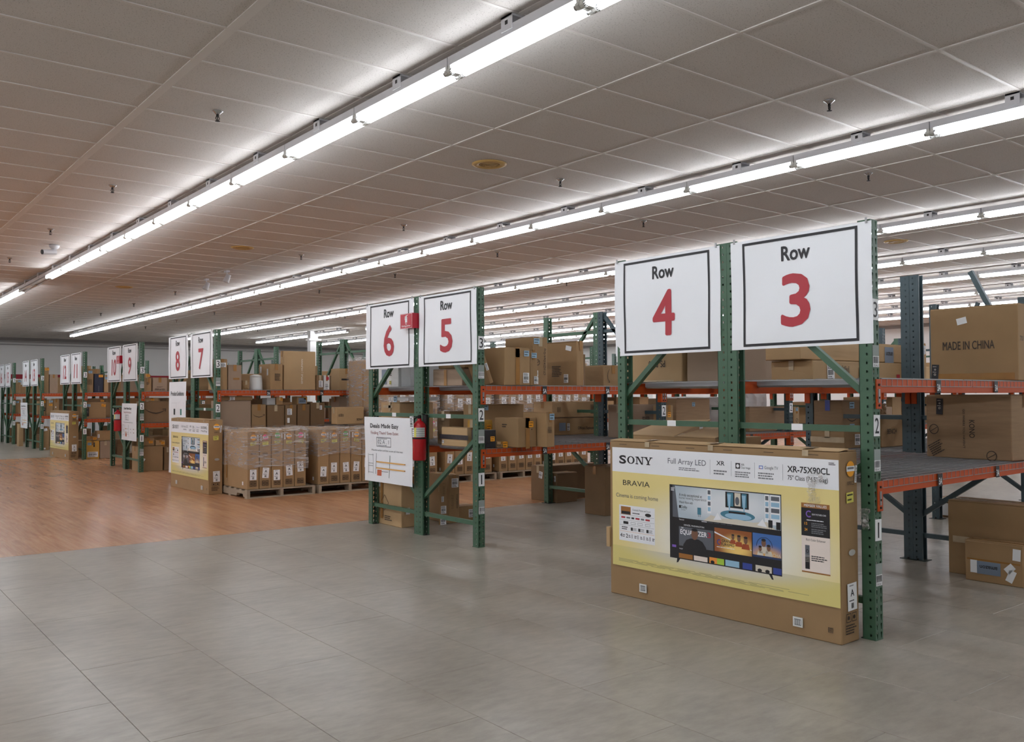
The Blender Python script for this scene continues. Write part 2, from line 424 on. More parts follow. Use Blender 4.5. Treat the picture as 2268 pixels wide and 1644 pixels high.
for li, lx in enumerate(LAMP_LINES):
    cnt = 0
    for k in range(-7, 23):
        y = LAMP_Y0 + LAMP_L * (k + .5)
        if abs(lx - 8.55) < .1 and 21.7 < y < 23: continue
        unlit = abs(lx + 1.65) < .1 and 13.8 < y < 16.2
        pp = proj((lx, y, CEIL_Z - .14)); seen = pp is not None and 0 < pp[0] < 2268 and 0 < pp[1] < 1644
        where = 'nearest' if li == 4 else ORD[li - 5] if li > 4 else 'unseen left hand'
        if unlit: lab = 'unlit strip light %d in the dark gap of the nearest light line' % (1 + (y > 15)) if False else 'unlit strip light at the %s end of the dark gap in nearest line' % ('far' if y > 15 else 'near')
        elif li < 4 or not seen: lab = 'unseen lit strip light outside the picture edge'
        else: cnt += 1; lab = 'lit twin tube strip light, %s from the right in the %s ceiling line' % (NUMW[cnt], where)
        o = tag(put('strip_light', CHM, None, (lx, y, CEIL_Z - .078)), lab, 'light', 'unlit strip lights' if unlit else 'strip lights outside the picture' if (li < 4 or not seen) else 'strip lights of the %s ceiling line' % where)
        put('bracket', BRM, o, (0, 0, .02))
        for sx in (-.044, .044): put('tube', TUM if unlit else TLM, o, (sx, 0, -.07))
        for sy, rz in ((-.594, 0.), (.594, PI)): put('lampholder', HOM, o, (0, sy, -.032), rz)

# ================================================================== CEILING THINGS
def sprinkler(x, y, lab='small dark pendent fire sprinkler head on the white tile ceiling'):
    o = thing('sprinkler_head', lab, 'sprinkler', (x, y, CEIL_Z), group='ceiling sprinkler heads')
    put('escutcheon', SP[0], o); put('frame', SP[1], o); put('deflector', SP[2], o)
e_ = MB().lathe([(.042, .003), (.042, 0), (.03, -.006), (.016, -.02), (.012, -.022)], 20, M('chrome', (190, 190, 192), .25, .9))
f_ = MB().tube((0, 0, -.02), (0, 0, -.04), .011, 10, DARKM).tube((0, 0, -.04), (0, 0, -.066), .004, 8, DARKM)
for sx in (-1, 1): f_.tube((sx * .009, 0, -.038), (sx * .015, 0, -.052), .003, 6, DARKM).tube((sx * .015, 0, -.052), (sx * .004, 0, -.07), .003, 6, DARKM)
d_ = MB().lathe([(.015, -.07), (.019, -.072), (.019, -.074), (.004, -.076)], 14, DARKM)
SP = (e_.data('escutcheon', True), f_.data('frame'), d_.data('deflector'))
for xx in (-2.4, 1.1, 3.36, 6.6):
    for k in range(0, 9):
        yy = .93 + 3.02 * k + (.98 if xx in (3.36,) else 0)
        if xx == -2.4 and k == 0: continue
        ln_ = {-2.4: 'left of the nearest light line', 1.1: 'before the second light line', 3.36: 'behind the second light line', 6.6: 'behind the third light line'}[xx]
        sprinkler(xx, yy, 'dark pendent sprinkler head, %s along the line %s' % (NUMW[k + (0 if xx == -2.4 else 1)], ln_))
SPK = M('speaker_yellow', (196, 160, 96), .5)
def speaker(x, y, lab):
    o = thing('ceiling_speaker', lab, 'speaker', (x, y, CEIL_Z), group='round ceiling speakers')
    MB().lathe([(.165, .004), (.165, -.002), (.13, -.012), (.10, -.006), (.10, .004)], 32, SPK).build('bezel', o, True)
    g = MB()
    for r in (.092, .076, .06, .044, .028): g.lathe([(r, -.004), (r, -.008), (r - .008, -.008), (r - .008, -.004)], 28, SPK)
    g.build('grille', o); MB().lathe([(.098, .004), (.098, -.001)], 24, M('speaker_dark', (92, 74, 48), .7)).build('backing', o)
speaker(.18, 3.92, 'large yellowed round ceiling speaker nearest the camera')
speaker(.13, 9.9, 'yellowed round ceiling speaker above the pallets, second from camera')
speaker(.05, 15.87, 'small looking yellowed round ceiling speaker far to the left')
speaker(7.34, 3.76, 'yellowed round ceiling speaker beside the Row 3 sign post')
o = thing('security_camera', 'small white and black security camera under the left ceiling', 'camera', (-2.1, 11.3, CEIL_Z))
MB().lathe([(.07, 0), (.07, -.02), (.05, -.05), (.02, -.06)], 18, FIXT).build('mount', o, True)
MB().tube((0, 0, -.05), (-.06, -.02, -.10), .014, 8, FIXT).build('arm', o)
q = MB().tube((.02, .0, -.10), (-.16, -.05, -.12), .038, 14, FIXT); q.tube((-.16, -.05, -.12), (-.172, -.053, -.1213), .034, 14, BLACK); q.build('body', o)
for i, (x, y) in enumerate(((.92, 13.67), (.83, 12.39))):
    o = thing('track_spotlight', 'small pale spotlight hanging from the ceiling, %s of the two' % ('left' if i == 0 else 'right'), 'spotlight', (x, y, CEIL_Z))
    MB().box((-.03, -.06, -.03), (.03, .06, 0), FIXT).build('base', o); MB().tube((0, 0, -.03), (0, 0, -.09), .01, 8, FIXT).build('stem', o)
    MB().tube((.03, 0, -.07), (-.02, 0, -.2), .04, 14, FIXT, r1=.055).build('shade', o)
for i, (x, y, lab) in enumerate(((8.43, 24.9, 'tall white square building column behind the row 7 cartons'), (17.5, 17.6, 'white round building column far behind the row 5 cartons'))):
    o = thing('building_column', lab, 'column', (x, y, 0))
    if i == 0:
        MB().box((-.11, -.11, 0), (.11, .11, CEIL_Z), WALLM).build('shaft', o); MB().tube((.17, .0, 0), (.17, 0, CEIL_Z), .05, 10, WALLM).build('pipe', o)
        MB().box((-.16, -.14, 3.28), (.28, .14, 3.34), WALLM).build('collar', o)
    else: MB().tube((0, 0, 0), (0, 0, CEIL_Z), .16, 20, WALLM).build('shaft', o)

# ================================================================== PALLET RACKS
PH, PW, PD = 2.438, .08, .08
def post_mesh(flip, mat, name):
    """perforated C-channel upright; teardrop face looks to -Y (flip: +Y); open side to the frame"""
    pitch = PH / 48; mb = MB(); th = .0028
    def cell(w_, holes):
        outer = [Vector((0, 0, 0)), Vector((w_, 0, 0)), Vector((w_, pitch, 0)), Vector((0, pitch, 0))]
        loops = [outer] + [[Vector((x, y, 0)) for x, y in h] for h in holes]
        pts = [p for l in loops for p in l]
        return pts, tessellate_polygon(loops), loops
    def tear(cx):
        cy = pitch * .56
        return [(cx - .0028, cy - .019), (cx + .0028, cy - .019), (cx + .0065, cy + .003), (cx + .0085, cy + .010), (cx + .005, cy + .0165), (cx - .005, cy + .0165), (cx - .0085, cy + .010), (cx - .0065, cy + .003)]
    def sq(cx): return [(cx - .0062, pitch * .38), (cx + .0062, pitch * .38), (cx + .0062, pitch * .38 + .014), (cx - .0062, pitch * .38 + .014)]
    def panel(w_, holes, fn):
        pts, tri, loops = cell(w_, holes)
        for k in range(48):
            z = k * pitch
            vs = [fn(p.x, z + p.y, 0) for p in pts] + [fn(p.x, z + p.y, th) for p in pts]; n = len(pts)
            fs = [tuple(t) for t in tri] + [tuple(n + i for i in t[::-1]) for t in tri]
            o_ = 4
            for h in loops[1:]:
                c = len(h); fs += [(o_ + i, o_ + (i + 1) % c, n + o_ + (i + 1) % c, n + o_ + i) for i in range(c)]; o_ += c
            mb.add(vs, fs, mat)
    sy = -1 if flip else 1
    panel(PW, [tear(.018), tear(PW - .018)], lambda u, v, t: (u, sy * t, v))
    panel(PD, [sq(.030)], lambda u, v, t: (t, sy * u, v))
    panel(PD, [sq(.030)], lambda u, v, t: (PW - t, sy * u, v))
    for xx in (0, PW):                                         # edge of the open side, turned-in lips
        s_ = 1 if xx == 0 else -1
        mb.box((min(xx, xx + s_ * .014), min(sy * (PD - .003), sy * PD), 0), (max(xx, xx + s_ * .014), max(sy * (PD - .003), sy * PD), PH), mat)
    return mb.data(name)
POSTS = {}
for nm, mt in (('g', GREEN), ('t', TEAL), ('y', GREYG)):
    POSTS[nm] = (post_mesh(False, mt, 'post'), post_mesh(True, mt, 'post'), mt)
BASEP = MB().box((-.02, -.03, 0), (PW + .02, PD + .03, .006), M('base_plate', (60, 66, 62), .5, .4))
for sx in (-.008, PW + .008): BASEP.tube((sx, .04, .006), (sx, .04, .018), .009, 6, DARKM)
BASEP = BASEP.data('base_plate')
BASES = MB().box((.002, .004, 0), (PW - .002, PD + .012, .005), M('base_plate', (60, 66, 62), .5, .4)).tube((.04, PD + .004, .005), (.04, PD + .004, .014), .006, 6, DARKM).data('base_plate')
BASESF = MB().box((.002, -.012, 0), (PW - .002, PD - .004, .005), M('base_plate', (60, 66, 62), .5, .4)).tube((.04, -.004, .005), (.04, -.004, .014), .006, 6, DARKM).data('base_plate')
U = [(-.019, -.019), (.019, -.019), (.019, .019), (.0155, .019), (.0155, -.0145), (-.0155, -.0145), (-.0155, .019), (-.019, .019)]
def brace(parent, name, x, ya, za, yb, zb, mat):
    d = Vector((0, yb - ya, zb - za)).normalized(); up = d.cross(Vector((1, 0, 0)))
    return MB().prism(U, (0, ya, za), (0, yb, zb), up, (1, 0, 0), mat).build(name, parent, loc=(x, 0, 0))
def beam_mesh(L_):
    h, t = .078, .055
    mb = MB().prism([(0, 0), (t, 0), (t, h), (.022, h), (.022, h - .02), (0, h - .02)] if False else [(0, 0), (t, 0), (t, h - .022), (.03, h - .022), (.03, h), (0, h)],
                    (0, 0, 0), (L_, 0, 0), (0, 1, 0), (0, 0, 1), ORANGE)
    return mb.data('beam')
def conn_mesh():
    mb = MB().box((-.045, -.006, -.095), (.012, 0, .078), ORANGE).box((.006, -.006, -.095), (.012, .05, .078), ORANGE)
    mb.box((-.028, -.010, -.06), (-.008, -.0062, .02), STEEL)
    for z in (-.075, -.03, .045): mb.tube((-.018, -.0125, z), (-.018, -.006, z), .007, 8, DARKM)
    return mb.data('beam_connector')
def deck_mesh(L_, D_):
    mb = MB(); r = .0027; n = int(L_ / .064)
    for k in range(n + 1):
        x = L_ * k / n
        mb.tube((x, -.004, 0), (x, D_ + .004, 0), r, 4, STEEL, False)
        for y, s_ in ((-.006, -1), (D_ + .006, 1)): mb.tube((x, y, .002), (x, y, -.046), r, 4, STEEL, False)
    for k in range(11): mb.tube((0, D_ * (k + .5) / 11, .005), (L_, D_ * (k + .5) / 11, .005), r, 4, STEEL, False)
    for y in (-.009, D_ + .009):
        for z in (0, -.044): mb.tube((0, y, z), (L_, y, z), r, 4, STEEL, False)
    for k in range(3):
        x = L_ * (k + .5) / 3
        mb.prism([(-.035, -.030), (-.02, -.042), (.02, -.042), (.035, -.030), (.035, -.004), (-.035, -.004)], (x, .06, 0), (x, D_ - .06, 0), (1, 0, 0), (0, 0, 1), CHAN)
    return mb.data('wire_deck')
_bm, _dm = {}, {}
CONN = conn_mesh()
CONNB = MB().box((-.045, 0, -.095), (.012, .006, .078), ORANGE).box((.006, -.05, -.095), (.012, .006, .078), ORANGE).data('beam_connector')
CLEARP = M('plastic_sleeve', (150, 160, 156), .2)
def level_card(t):
    mb = MB().box((-.034, -.062, -.0008), (.034, .062, .0), WHITE); mb.text(t, 0, -.045, .088, BLACK, .0012, width=.042 if t != '1' else None, al='c', bold=.006)
    return mb.data('level_tag')
def code_card(t):
    mb = MB().box((-.034, -.064, -.0008), (.034, .064, 0), CLEARP); mb.rect(-.033, -.064, .033, 0, WHITE, .0006)
    x = -.029; rr = random.Random(t)
    while x < .028:
        w_ = rr.choice((.0012, .002, .003)); mb.rect(x, -.042, x + w_, -.004, BLACK, .0012); x += w_ + rr.choice((.0015, .0025))
    mb.text(t, 0, -.060, .013, BLACK, .0012, width=.052, al='c', bold=.01); return mb.data('barcode_tag')
def beam_tag(t):
    mb = MB().box((-.03, -.04, -.0006), (.03, .04, 0), BLACK); mb.text(t, 0, -.028, .042, WHITE, .0012, width=.046, al='c', bold=.02); return mb.data('beam_tag')
LV = {k: level_card(k) for k in '123'}
L2Z, L3Z = .834, 1.428                  # underside of the two beam levels
D2, D3 = L2Z + .078 + .009, L3Z + .078 + .009   # what stands on the decks
DEP = 1.03
ROWS = [(3, 0., 0., .09, 2.60, 4, 'gtt', 'gtt'), (5, .07, 3.965, .16, 2.70, 5, 'gtt', 'ggg'), (7, 0., 10.62, .08, 2.7, 5, 'ggyg', 'gggy'),
        (9, .01, 14.60, .08, 2.7, 3, 'ggyg', 'ggyg'), (11, 0., 18.95, .08, 2.7, 3, 'gyyg', 'gyyg'), (13, -.05, 23.40, .08, 2.7, 2, 'ggy', 'ggy'), (15, -.09, 27.30, .08, 2.7, 2, 'ggy', 'ggy')]
STATE = {3: 'the MADE IN CHINA carton', 4: 'the leaning large television carton', 5: 'the CT-HZ54 carton', 6: 'the Deals Made Easy poster', 7: 'the SIMPLE HUMAN carton', 8: 'the Product Conditions banner',
         9: 'the wide smile carton', 10: 'the far fire extinguisher', 11: 'the yellow carton', 12: 'the far small television carton', 13: 'two tall plain cartons', 14: 'the far narrow poster', 15: 'the red wall stripe behind', 16: 'the left picture edge'}
def half_rack(num, X0, Y0, dyb, bay, nb, cols, even):
    o = thing('pallet_rack', 'green pallet rack with orange beams of Row %d, beside %s' % (num, STATE[num]), 'rack', (X0, Y0, 0), group='pallet racks')
    ya, yb = (DEP, 2 * DEP) if even else (0., DEP)             # y range of this half
    yf, ybk = (yb, ya) if even else (ya, yb)                   # aisle side, back side
    s_ = -1 if even else 1                                     # direction from aisle to back
    for k in range(nb + 1):
        c = cols[min(k, len(cols) - 1)]; mt = POSTS[c][2]; fx, fy = k * bay, k * dyb
        fp = put('post', POSTS[c][1 if even else 0], o, (fx, yf + fy, 0)); bp = put('post', POSTS[c][0 if even else 1], o, (fx, ybk + fy - s_ * .001, 0))
        bsa, bsb = (BASEP, BASEP) if k else (BASESF, BASES) if even else (BASES, BASESF)
        put('base_plate', bsa, fp, (0, -PD if even else 0, 0)); put('base_plate', bsb, bp, (0, 0 if even else -PD, 0))
        xm = fx + PW / 2; a_, b_ = yf + s_ * .05 + fy, ybk - s_ * .05 + fy
        brace(o, 'horizontal_brace', xm, a_, .215, b_, .215, mt); br = brace(o, 'horizontal_brace', xm, a_, 1.215, b_, 1.215, mt)
        brace(o, 'horizontal_brace', xm, a_, 2.2, b_, 2.2, mt) if k and num > 4 else None
        brace(o, 'diagonal_brace', xm, a_ - s_ * .01, 1.03, b_, .38, mt); brace(o, 'diagonal_brace', xm, a_ - s_ * .01, 1.40, *((b_, 2.20) if k == 0 else (b_, 2.42) if num > 4 else (a_ + s_ * .48, 2.42)), mt)
        if k == 0 and num < 9:
            ym = (a_ + b_) / 2; MB().box((-.0206, -.04, -.021), (-.0196, .04, .0205), WHITE).box((-.0206, -.04, -.021), (.012, .04, -.0198), WHITE).build('brace_sticker', br, loc=(0, ym, 1.215))
        if not even:
            for lv, z in (('3', 1.912), ('2', 1.236), ('1', .632)):
                put('level_tag', LV[lv], o, M4=face_m('Y', (fx + .042, yf + fy - .0015, z), random.uniform(-.03, .03)))
            if num <= 9 and k <= 1:
                for lv, z in (('3', 1.64), ('2', 1.035), ('1', .375)):
                    put('barcode_tag', code_card('%02d.A.%s' % (num, lv)), o, M4=face_m('Y', (fx + .042, yf + fy - .0015, z)))
    for k in range(nb):
        L_ = math.hypot(bay, dyb) - PW; ang = math.atan2(dyb, bay); Lk = round(L_, 3)
        if Lk not in _bm: _bm[Lk] = beam_mesh(Lk); _dm[Lk] = deck_mesh(Lk / 2 - .03, DEP - .012)
        for zi, z in enumerate((L2Z, L3Z)):
            for side, y in (('f', ya), ('b', yb)):
                yy = y + k * dyb
                bm_ = put('beam', _bm[Lk], o, (k * bay + PW, yy if side == 'f' else yy, z), ang)
                if side == 'b': bm_.rotation_euler = (0, 0, ang); bm_.scale = (1, -1, 1)
                cm = CONN
                put('beam_connector', cm, bm_, (-.002, 0, 0)); c2 = put('beam_connector', cm, bm_, (Lk + .002, 0, 0)); c2.scale = (-1, 1, 1)
                if side == 'f' and not even and num <= 7:
                    letter = 'ABCDEF'[k]
                    for fr in (.295, .65): put('beam_tag', beam_tag('%d%s' % (num, letter)), bm_, M4=face_m('Y', (Lk * fr, -.0115, .038)))
            for h_ in (0, 1):
                put('wire_deck', _dm[Lk], o, (k * bay + PW + .02 + h_ * (Lk / 2 - .005), ya + .006 + k * dyb + (.02 + h_ * Lk / 2) * math.sin(ang), z + .078 + .003), ang)
    return o
def fix_decks(): pass
for num, X0, Y0, dyb, bay, nb, ca, cb in ROWS:
    half_rack(num, X0, Y0, dyb, bay, nb, ca, False); half_rack(num + 1, X0, Y0, dyb, bay, nb, cb, True)

# ================================================================== ROW SIGNS
def row_sign(num, X, y_right, z_top, look):
    W_, H_ = 1.0, .715
    o = thing('row_sign', 'white vinyl sign reading Row %d in red%s' % (num, look), 'sign', (X, y_right + W_ / 2, z_top), group='row number signs')
    rr = random.Random(num); p1, p2, a1 = rr.uniform(0, 6), rr.uniform(0, 6), rr.uniform(.003, .006)
    def wave(u, v): return a1 * math.sin(5.0 * u + p1) * (v + .2) + .003 * math.sin(9 * v + 4 * u + p2) - .0035 * v
    def bend(mb):
        mb.v = [(x, y, z + wave(x, -y)) for x, y, z in mb.v]; return mb
    M4 = RX.to_4x4()
    g = MB(); nx, ny = 24, 18
    for side in (0, 1):
        vs = [(-W_ / 2 + W_ * i / nx, -H_ * j / ny, -.0012 * side) for j in range(ny + 1) for i in range(nx + 1)]
        fs = [(j * (nx + 1) + i, (j + 1) * (nx + 1) + i, (j + 1) * (nx + 1) + i + 1, j * (nx + 1) + i + 1) for j in range(ny) for i in range(nx)]
        g.add(vs, fs if side == 0 else [f[::-1] for f in fs], VINYL)
    put('sheet', bend(g).data('sheet', True), o, M4=M4)
    f = MB(); wd = .017
    x0, x1, y0, y1 = -.404, .413, -.697, -.018
    for a, b_, c, d in ((x0, y0, x1, y0 + wd), (x0, y1 - wd, x1, y1), (x0, y0, x0 + wd, y1), (x1 - wd, y0, x1, y1)):
        n = 12; hz = (c - a) > (d - b_)
        for i in range(n):
            if hz: f.rect(a + (c - a) * i / n, b_, a + (c - a) * (i + 1) / n, d, BLACK, .002)
            else: f.rect(a, b_ + (d - b_) * i / n, c, b_ + (d - b_) * (i + 1) / n, BLACK, .0021)
    put('border', bend(f).data('border'), o, M4=M4)
    t = MB().text('Row', -.006, -.165, .088, BLACK, .0026, width=.20, al='c', bold=.034); put('lettering', bend(t).data('lettering'), o, M4=M4)
    s_ = str(num); t = MB().text(s_, -.006, -.575, .31, RED, .003, width=.195 if len(s_) == 1 else .30, al='c', bold=.028)
    put('number', bend(t).data('number'), o, M4=M4)
    for ux in (-.47, .47):
        MB().box((-.004, -.006, -.012), (.002, .006, .02), STEEL).build('clip', o, loc=(-.002, -ux, .0))
for num, X, yr, look in ((3, -.008, -.012, ', largest at right'), (4, -.008, 1.08, ', left of the Row 3 sign'), (5, .060, 3.965, ', above the bare frame'), (6, .050, 5.05, ', beside the extinguisher arrow sign'),
                         (7, -.012, 10.72, ', right above the television carton'), (8, -.012, 11.84, ', above the Product Conditions banner'), (9, -.006, 14.72, ', beside the far extinguisher sign'), (10, -.006, 15.85, ', half covered by extinguisher sign'),
                         (11, -.012, 19.12, ', above the far television carton'), (12, -.012, 20.25, ', above the far television carton at left'), (13, -.062, 23.75, ', far at left'), (14, -.062, 24.93, ', above the far narrow poster'), (15, -.10, 27.6, ', far left'), (16, -.10, 28.75, ', cut by the left picture edge')):
    row_sign(num, X, yr, 2.428, look)

# ================================================================== CARTONS
_sk = {}
def bars(mb, x0, y0, x1, y1, mat, z, seed, vert=True):
    rr = random.Random(seed); x = x0 if vert else y0; e = x1 if vert else y1; st = (e - x) / 22
    while x < e - st:
        w_ = rr.choice((.5, .9, 1.4)) * st
        mb.rect(x, y0, x + w_, y1, mat, z) if vert else mb.rect(x0, x, x1, x + w_, mat, z)
        x += w_ + rr.choice((.6, 1.0)) * st
def lines(mb, x0, y0, x1, y1, n, mat, z, seed=1):
    rr = random.Random(seed); h = (y1 - y0) / n
    for i in range(n):
        yb = y1 - h * (i + 1) + h * .25; x = x0; e = x0 + (x1 - x0) * rr.uniform(.7, 1)
        while x < e:
            w_ = min(rr.uniform(.06, .2) * (x1 - x0), e - x); mb.rect(x, yb, x + w_, yb + h * .5, mat, z); x += w_ + .02 * (x1 - x0)
def sticker(kind, w_, h_):
    key = (kind, round(w_, 4), round(h_, 4))
    if key in _sk: return _sk[key]
    mb = MB(); a, b_ = w_ / 2, h_ / 2; z = .0008
    base = {'ship': WHITE, 'A': WHITE, 'white': WHITE, 'orange': LORNG, 'blue': LBLUE, 'slate': LSLATE, 'black': BLACK, 'tag': WHITE, 'yellow': LYEL, 'cream': LYEL, 'red': RED, 'amz': LSLATE, 'strip': WHITE}.get(kind, None)
    if kind in ('dorange', 'dpink', 'dgreen'):
        mb.disc(0, 0, a, {'dorange': LORNG, 'dpink': LPINK, 'dgreen': LGRN}[kind], z, 24); mb.rect(-a, -h_ * .16, a, h_ * .16, WHITE, z + .0006); mb.rect(-a * .7, -h_ * .05, a * .7, h_ * .09, GREYINK, z + .0012)
    else:
        mb.box((-a, -b_, 0), (a, b_, z), base)
        z += .0006
        if kind == 'ship': bars(mb, -a * .8, -b_ * .35, a * .8, b_ * .3, BLACK, z, kind); lines(mb, -a * .85, b_ * .4, a * .85, b_ * .9, 3, BLACK, z); lines(mb, -a * .85, -b_ * .9, a * .6, -b_ * .45, 2, BLACK, z, 4)
        elif kind == 'A':
            mb.text('A', 0, b_ * .05, h_ * .24, BLACK, z, al='c', bold=.03); lines(mb, -a * .6, b_ * .75, a * .6, b_ * .9, 1, GREYINK, z); lines(mb, -a * .7, -b_ * .35, a * .7, -b_ * .2, 1, BLACK, z)
            bars(mb, -a * .28, -b_ * .85, a * .28, -b_ * .45, BLACK, z, 5)
        elif kind in ('orange', 'blue', 'yellow'): lines(mb, -a * .8, b_ * .2, a * .8, b_ * .8, 1, BLACK, z, 2); lines(mb, -a * .8, -b_ * .7, a * .8, -b_ * .1, 1, M('dark_print', (70, 62, 40), .6), z, 3)
        elif kind == 'tag': lines(mb, -a * .8, -b_ * .9, a * .8, b_ * .9, 5, BLACK, z, 8)
        elif kind == 'strip': bars(mb, -a * .5, -b_ * .8, a * .5, b_ * .8, BLACK, z, 9, False)
        elif kind == 'amz': mb.text('amazon', 0, -h_ * .18, h_ * .30, BLACK, z, width=w_ * .74, al='c', bold=.03)
        elif kind == 'black': mb.ring(0, b_ * .4, a * .25, a * .1, PALE, z); mb.ring(0, -b_ * .2, a * .3, a * .1, PALE, z); lines(mb, -a * .7, b_ * .05, a * .7, b_ * .15, 1, PALE, z); lines(mb, -a * .7, b_ * .7, a * .7, b_ * .8, 1, PALE, z)
    _sk[key] = mb.data('sticker'); return _sk[key]
SMILE = [(-.5, .10), (-.36, -.02), (-.18, -.10), (0, -.13), (.18, -.10), (.33, -.03), (.42, .04)]
def smile(mb, w_, mat, z):
    P = [(x * w_, y * w_) for x, y in SMILE]
    up = [(x, y + w_ * .022 * (1 + 1.2 * math.sin(PI * i / 6))) for i, (x, y) in enumerate(P)]
    for i in range(6): mb.add([(*P[i], z), (*P[i + 1], z), (*up[i + 1], z), (*up[i], z)], [(0, 1, 2, 3)], mat)
    mb.line(.46 * w_, .10 * w_, .30 * w_, .08 * w_, .03 * w_, mat, z); mb.line(.46 * w_, .11 * w_, .43 * w_, -.03 * w_, .03 * w_, mat, z)
def soft_box(dx, dy, dz, mat, jit, seed, n=4):
    """carton body: chamfered edges, slightly bulging and uneven panels, centred base origin"""
    bm = bmesh.new(); bmesh.ops.create_cube(bm, size=1.0)
    bmesh.ops.subdivide_edges(bm, edges=bm.edges[:], cuts=n - 1, use_grid_fill=True)
    rr = random.Random(seed); ph = [rr.uniform(0, 6) for _ in range(6)]
    for v in bm.verts:
        x, y, z = v.co
        bx = (1 - (2 * y) ** 2) * (1 - (2 * z) ** 2); by = (1 - (2 * x) ** 2) * (1 - (2 * z) ** 2); bz = (1 - (2 * x) ** 2) * (1 - (2 * y) ** 2)
        px = x * dx + (jit * bx * (1 if x > 0 else -1) * (.5 + .5 * math.sin(ph[0] + 3 * z)) if abs(abs(x) - .5) < 1e-4 else 0)
        py = y * dy + (jit * by * (1 if y > 0 else -1) * (.5 + .5 * math.sin(ph[1] + 3 * x)) if abs(abs(y) - .5) < 1e-4 else 0)
        pz = (z + .5) * dz + (jit * .8 * bz * math.sin(ph[2] + 4 * x + 3 * y) if z > .4999 else 0)
        k = jit * .25
        v.co = (px + rr.uniform(-k, k), py + rr.uniform(-k, k), pz + (rr.uniform(-k, k) if z > -.4 else 0))
    eds = [e for e in bm.edges if len(e.link_faces) == 2 and e.link_faces[0].normal.dot(e.link_faces[1].normal) < .5]
    bmesh.ops.bevel(bm, geom=eds, offset=min(.005, dx * .05, dy * .05, dz * .05), segments=1, profile=.5, affect='EDGES')
    zmin = min(v.co.z for v in bm.verts)
    for v in bm.verts: v.co.z -= zmin
    me = bpy.data.meshes.new('carton'); bm.to_mesh(me); bm.free(); me.materials.append(mat); return me
_seed = [0]
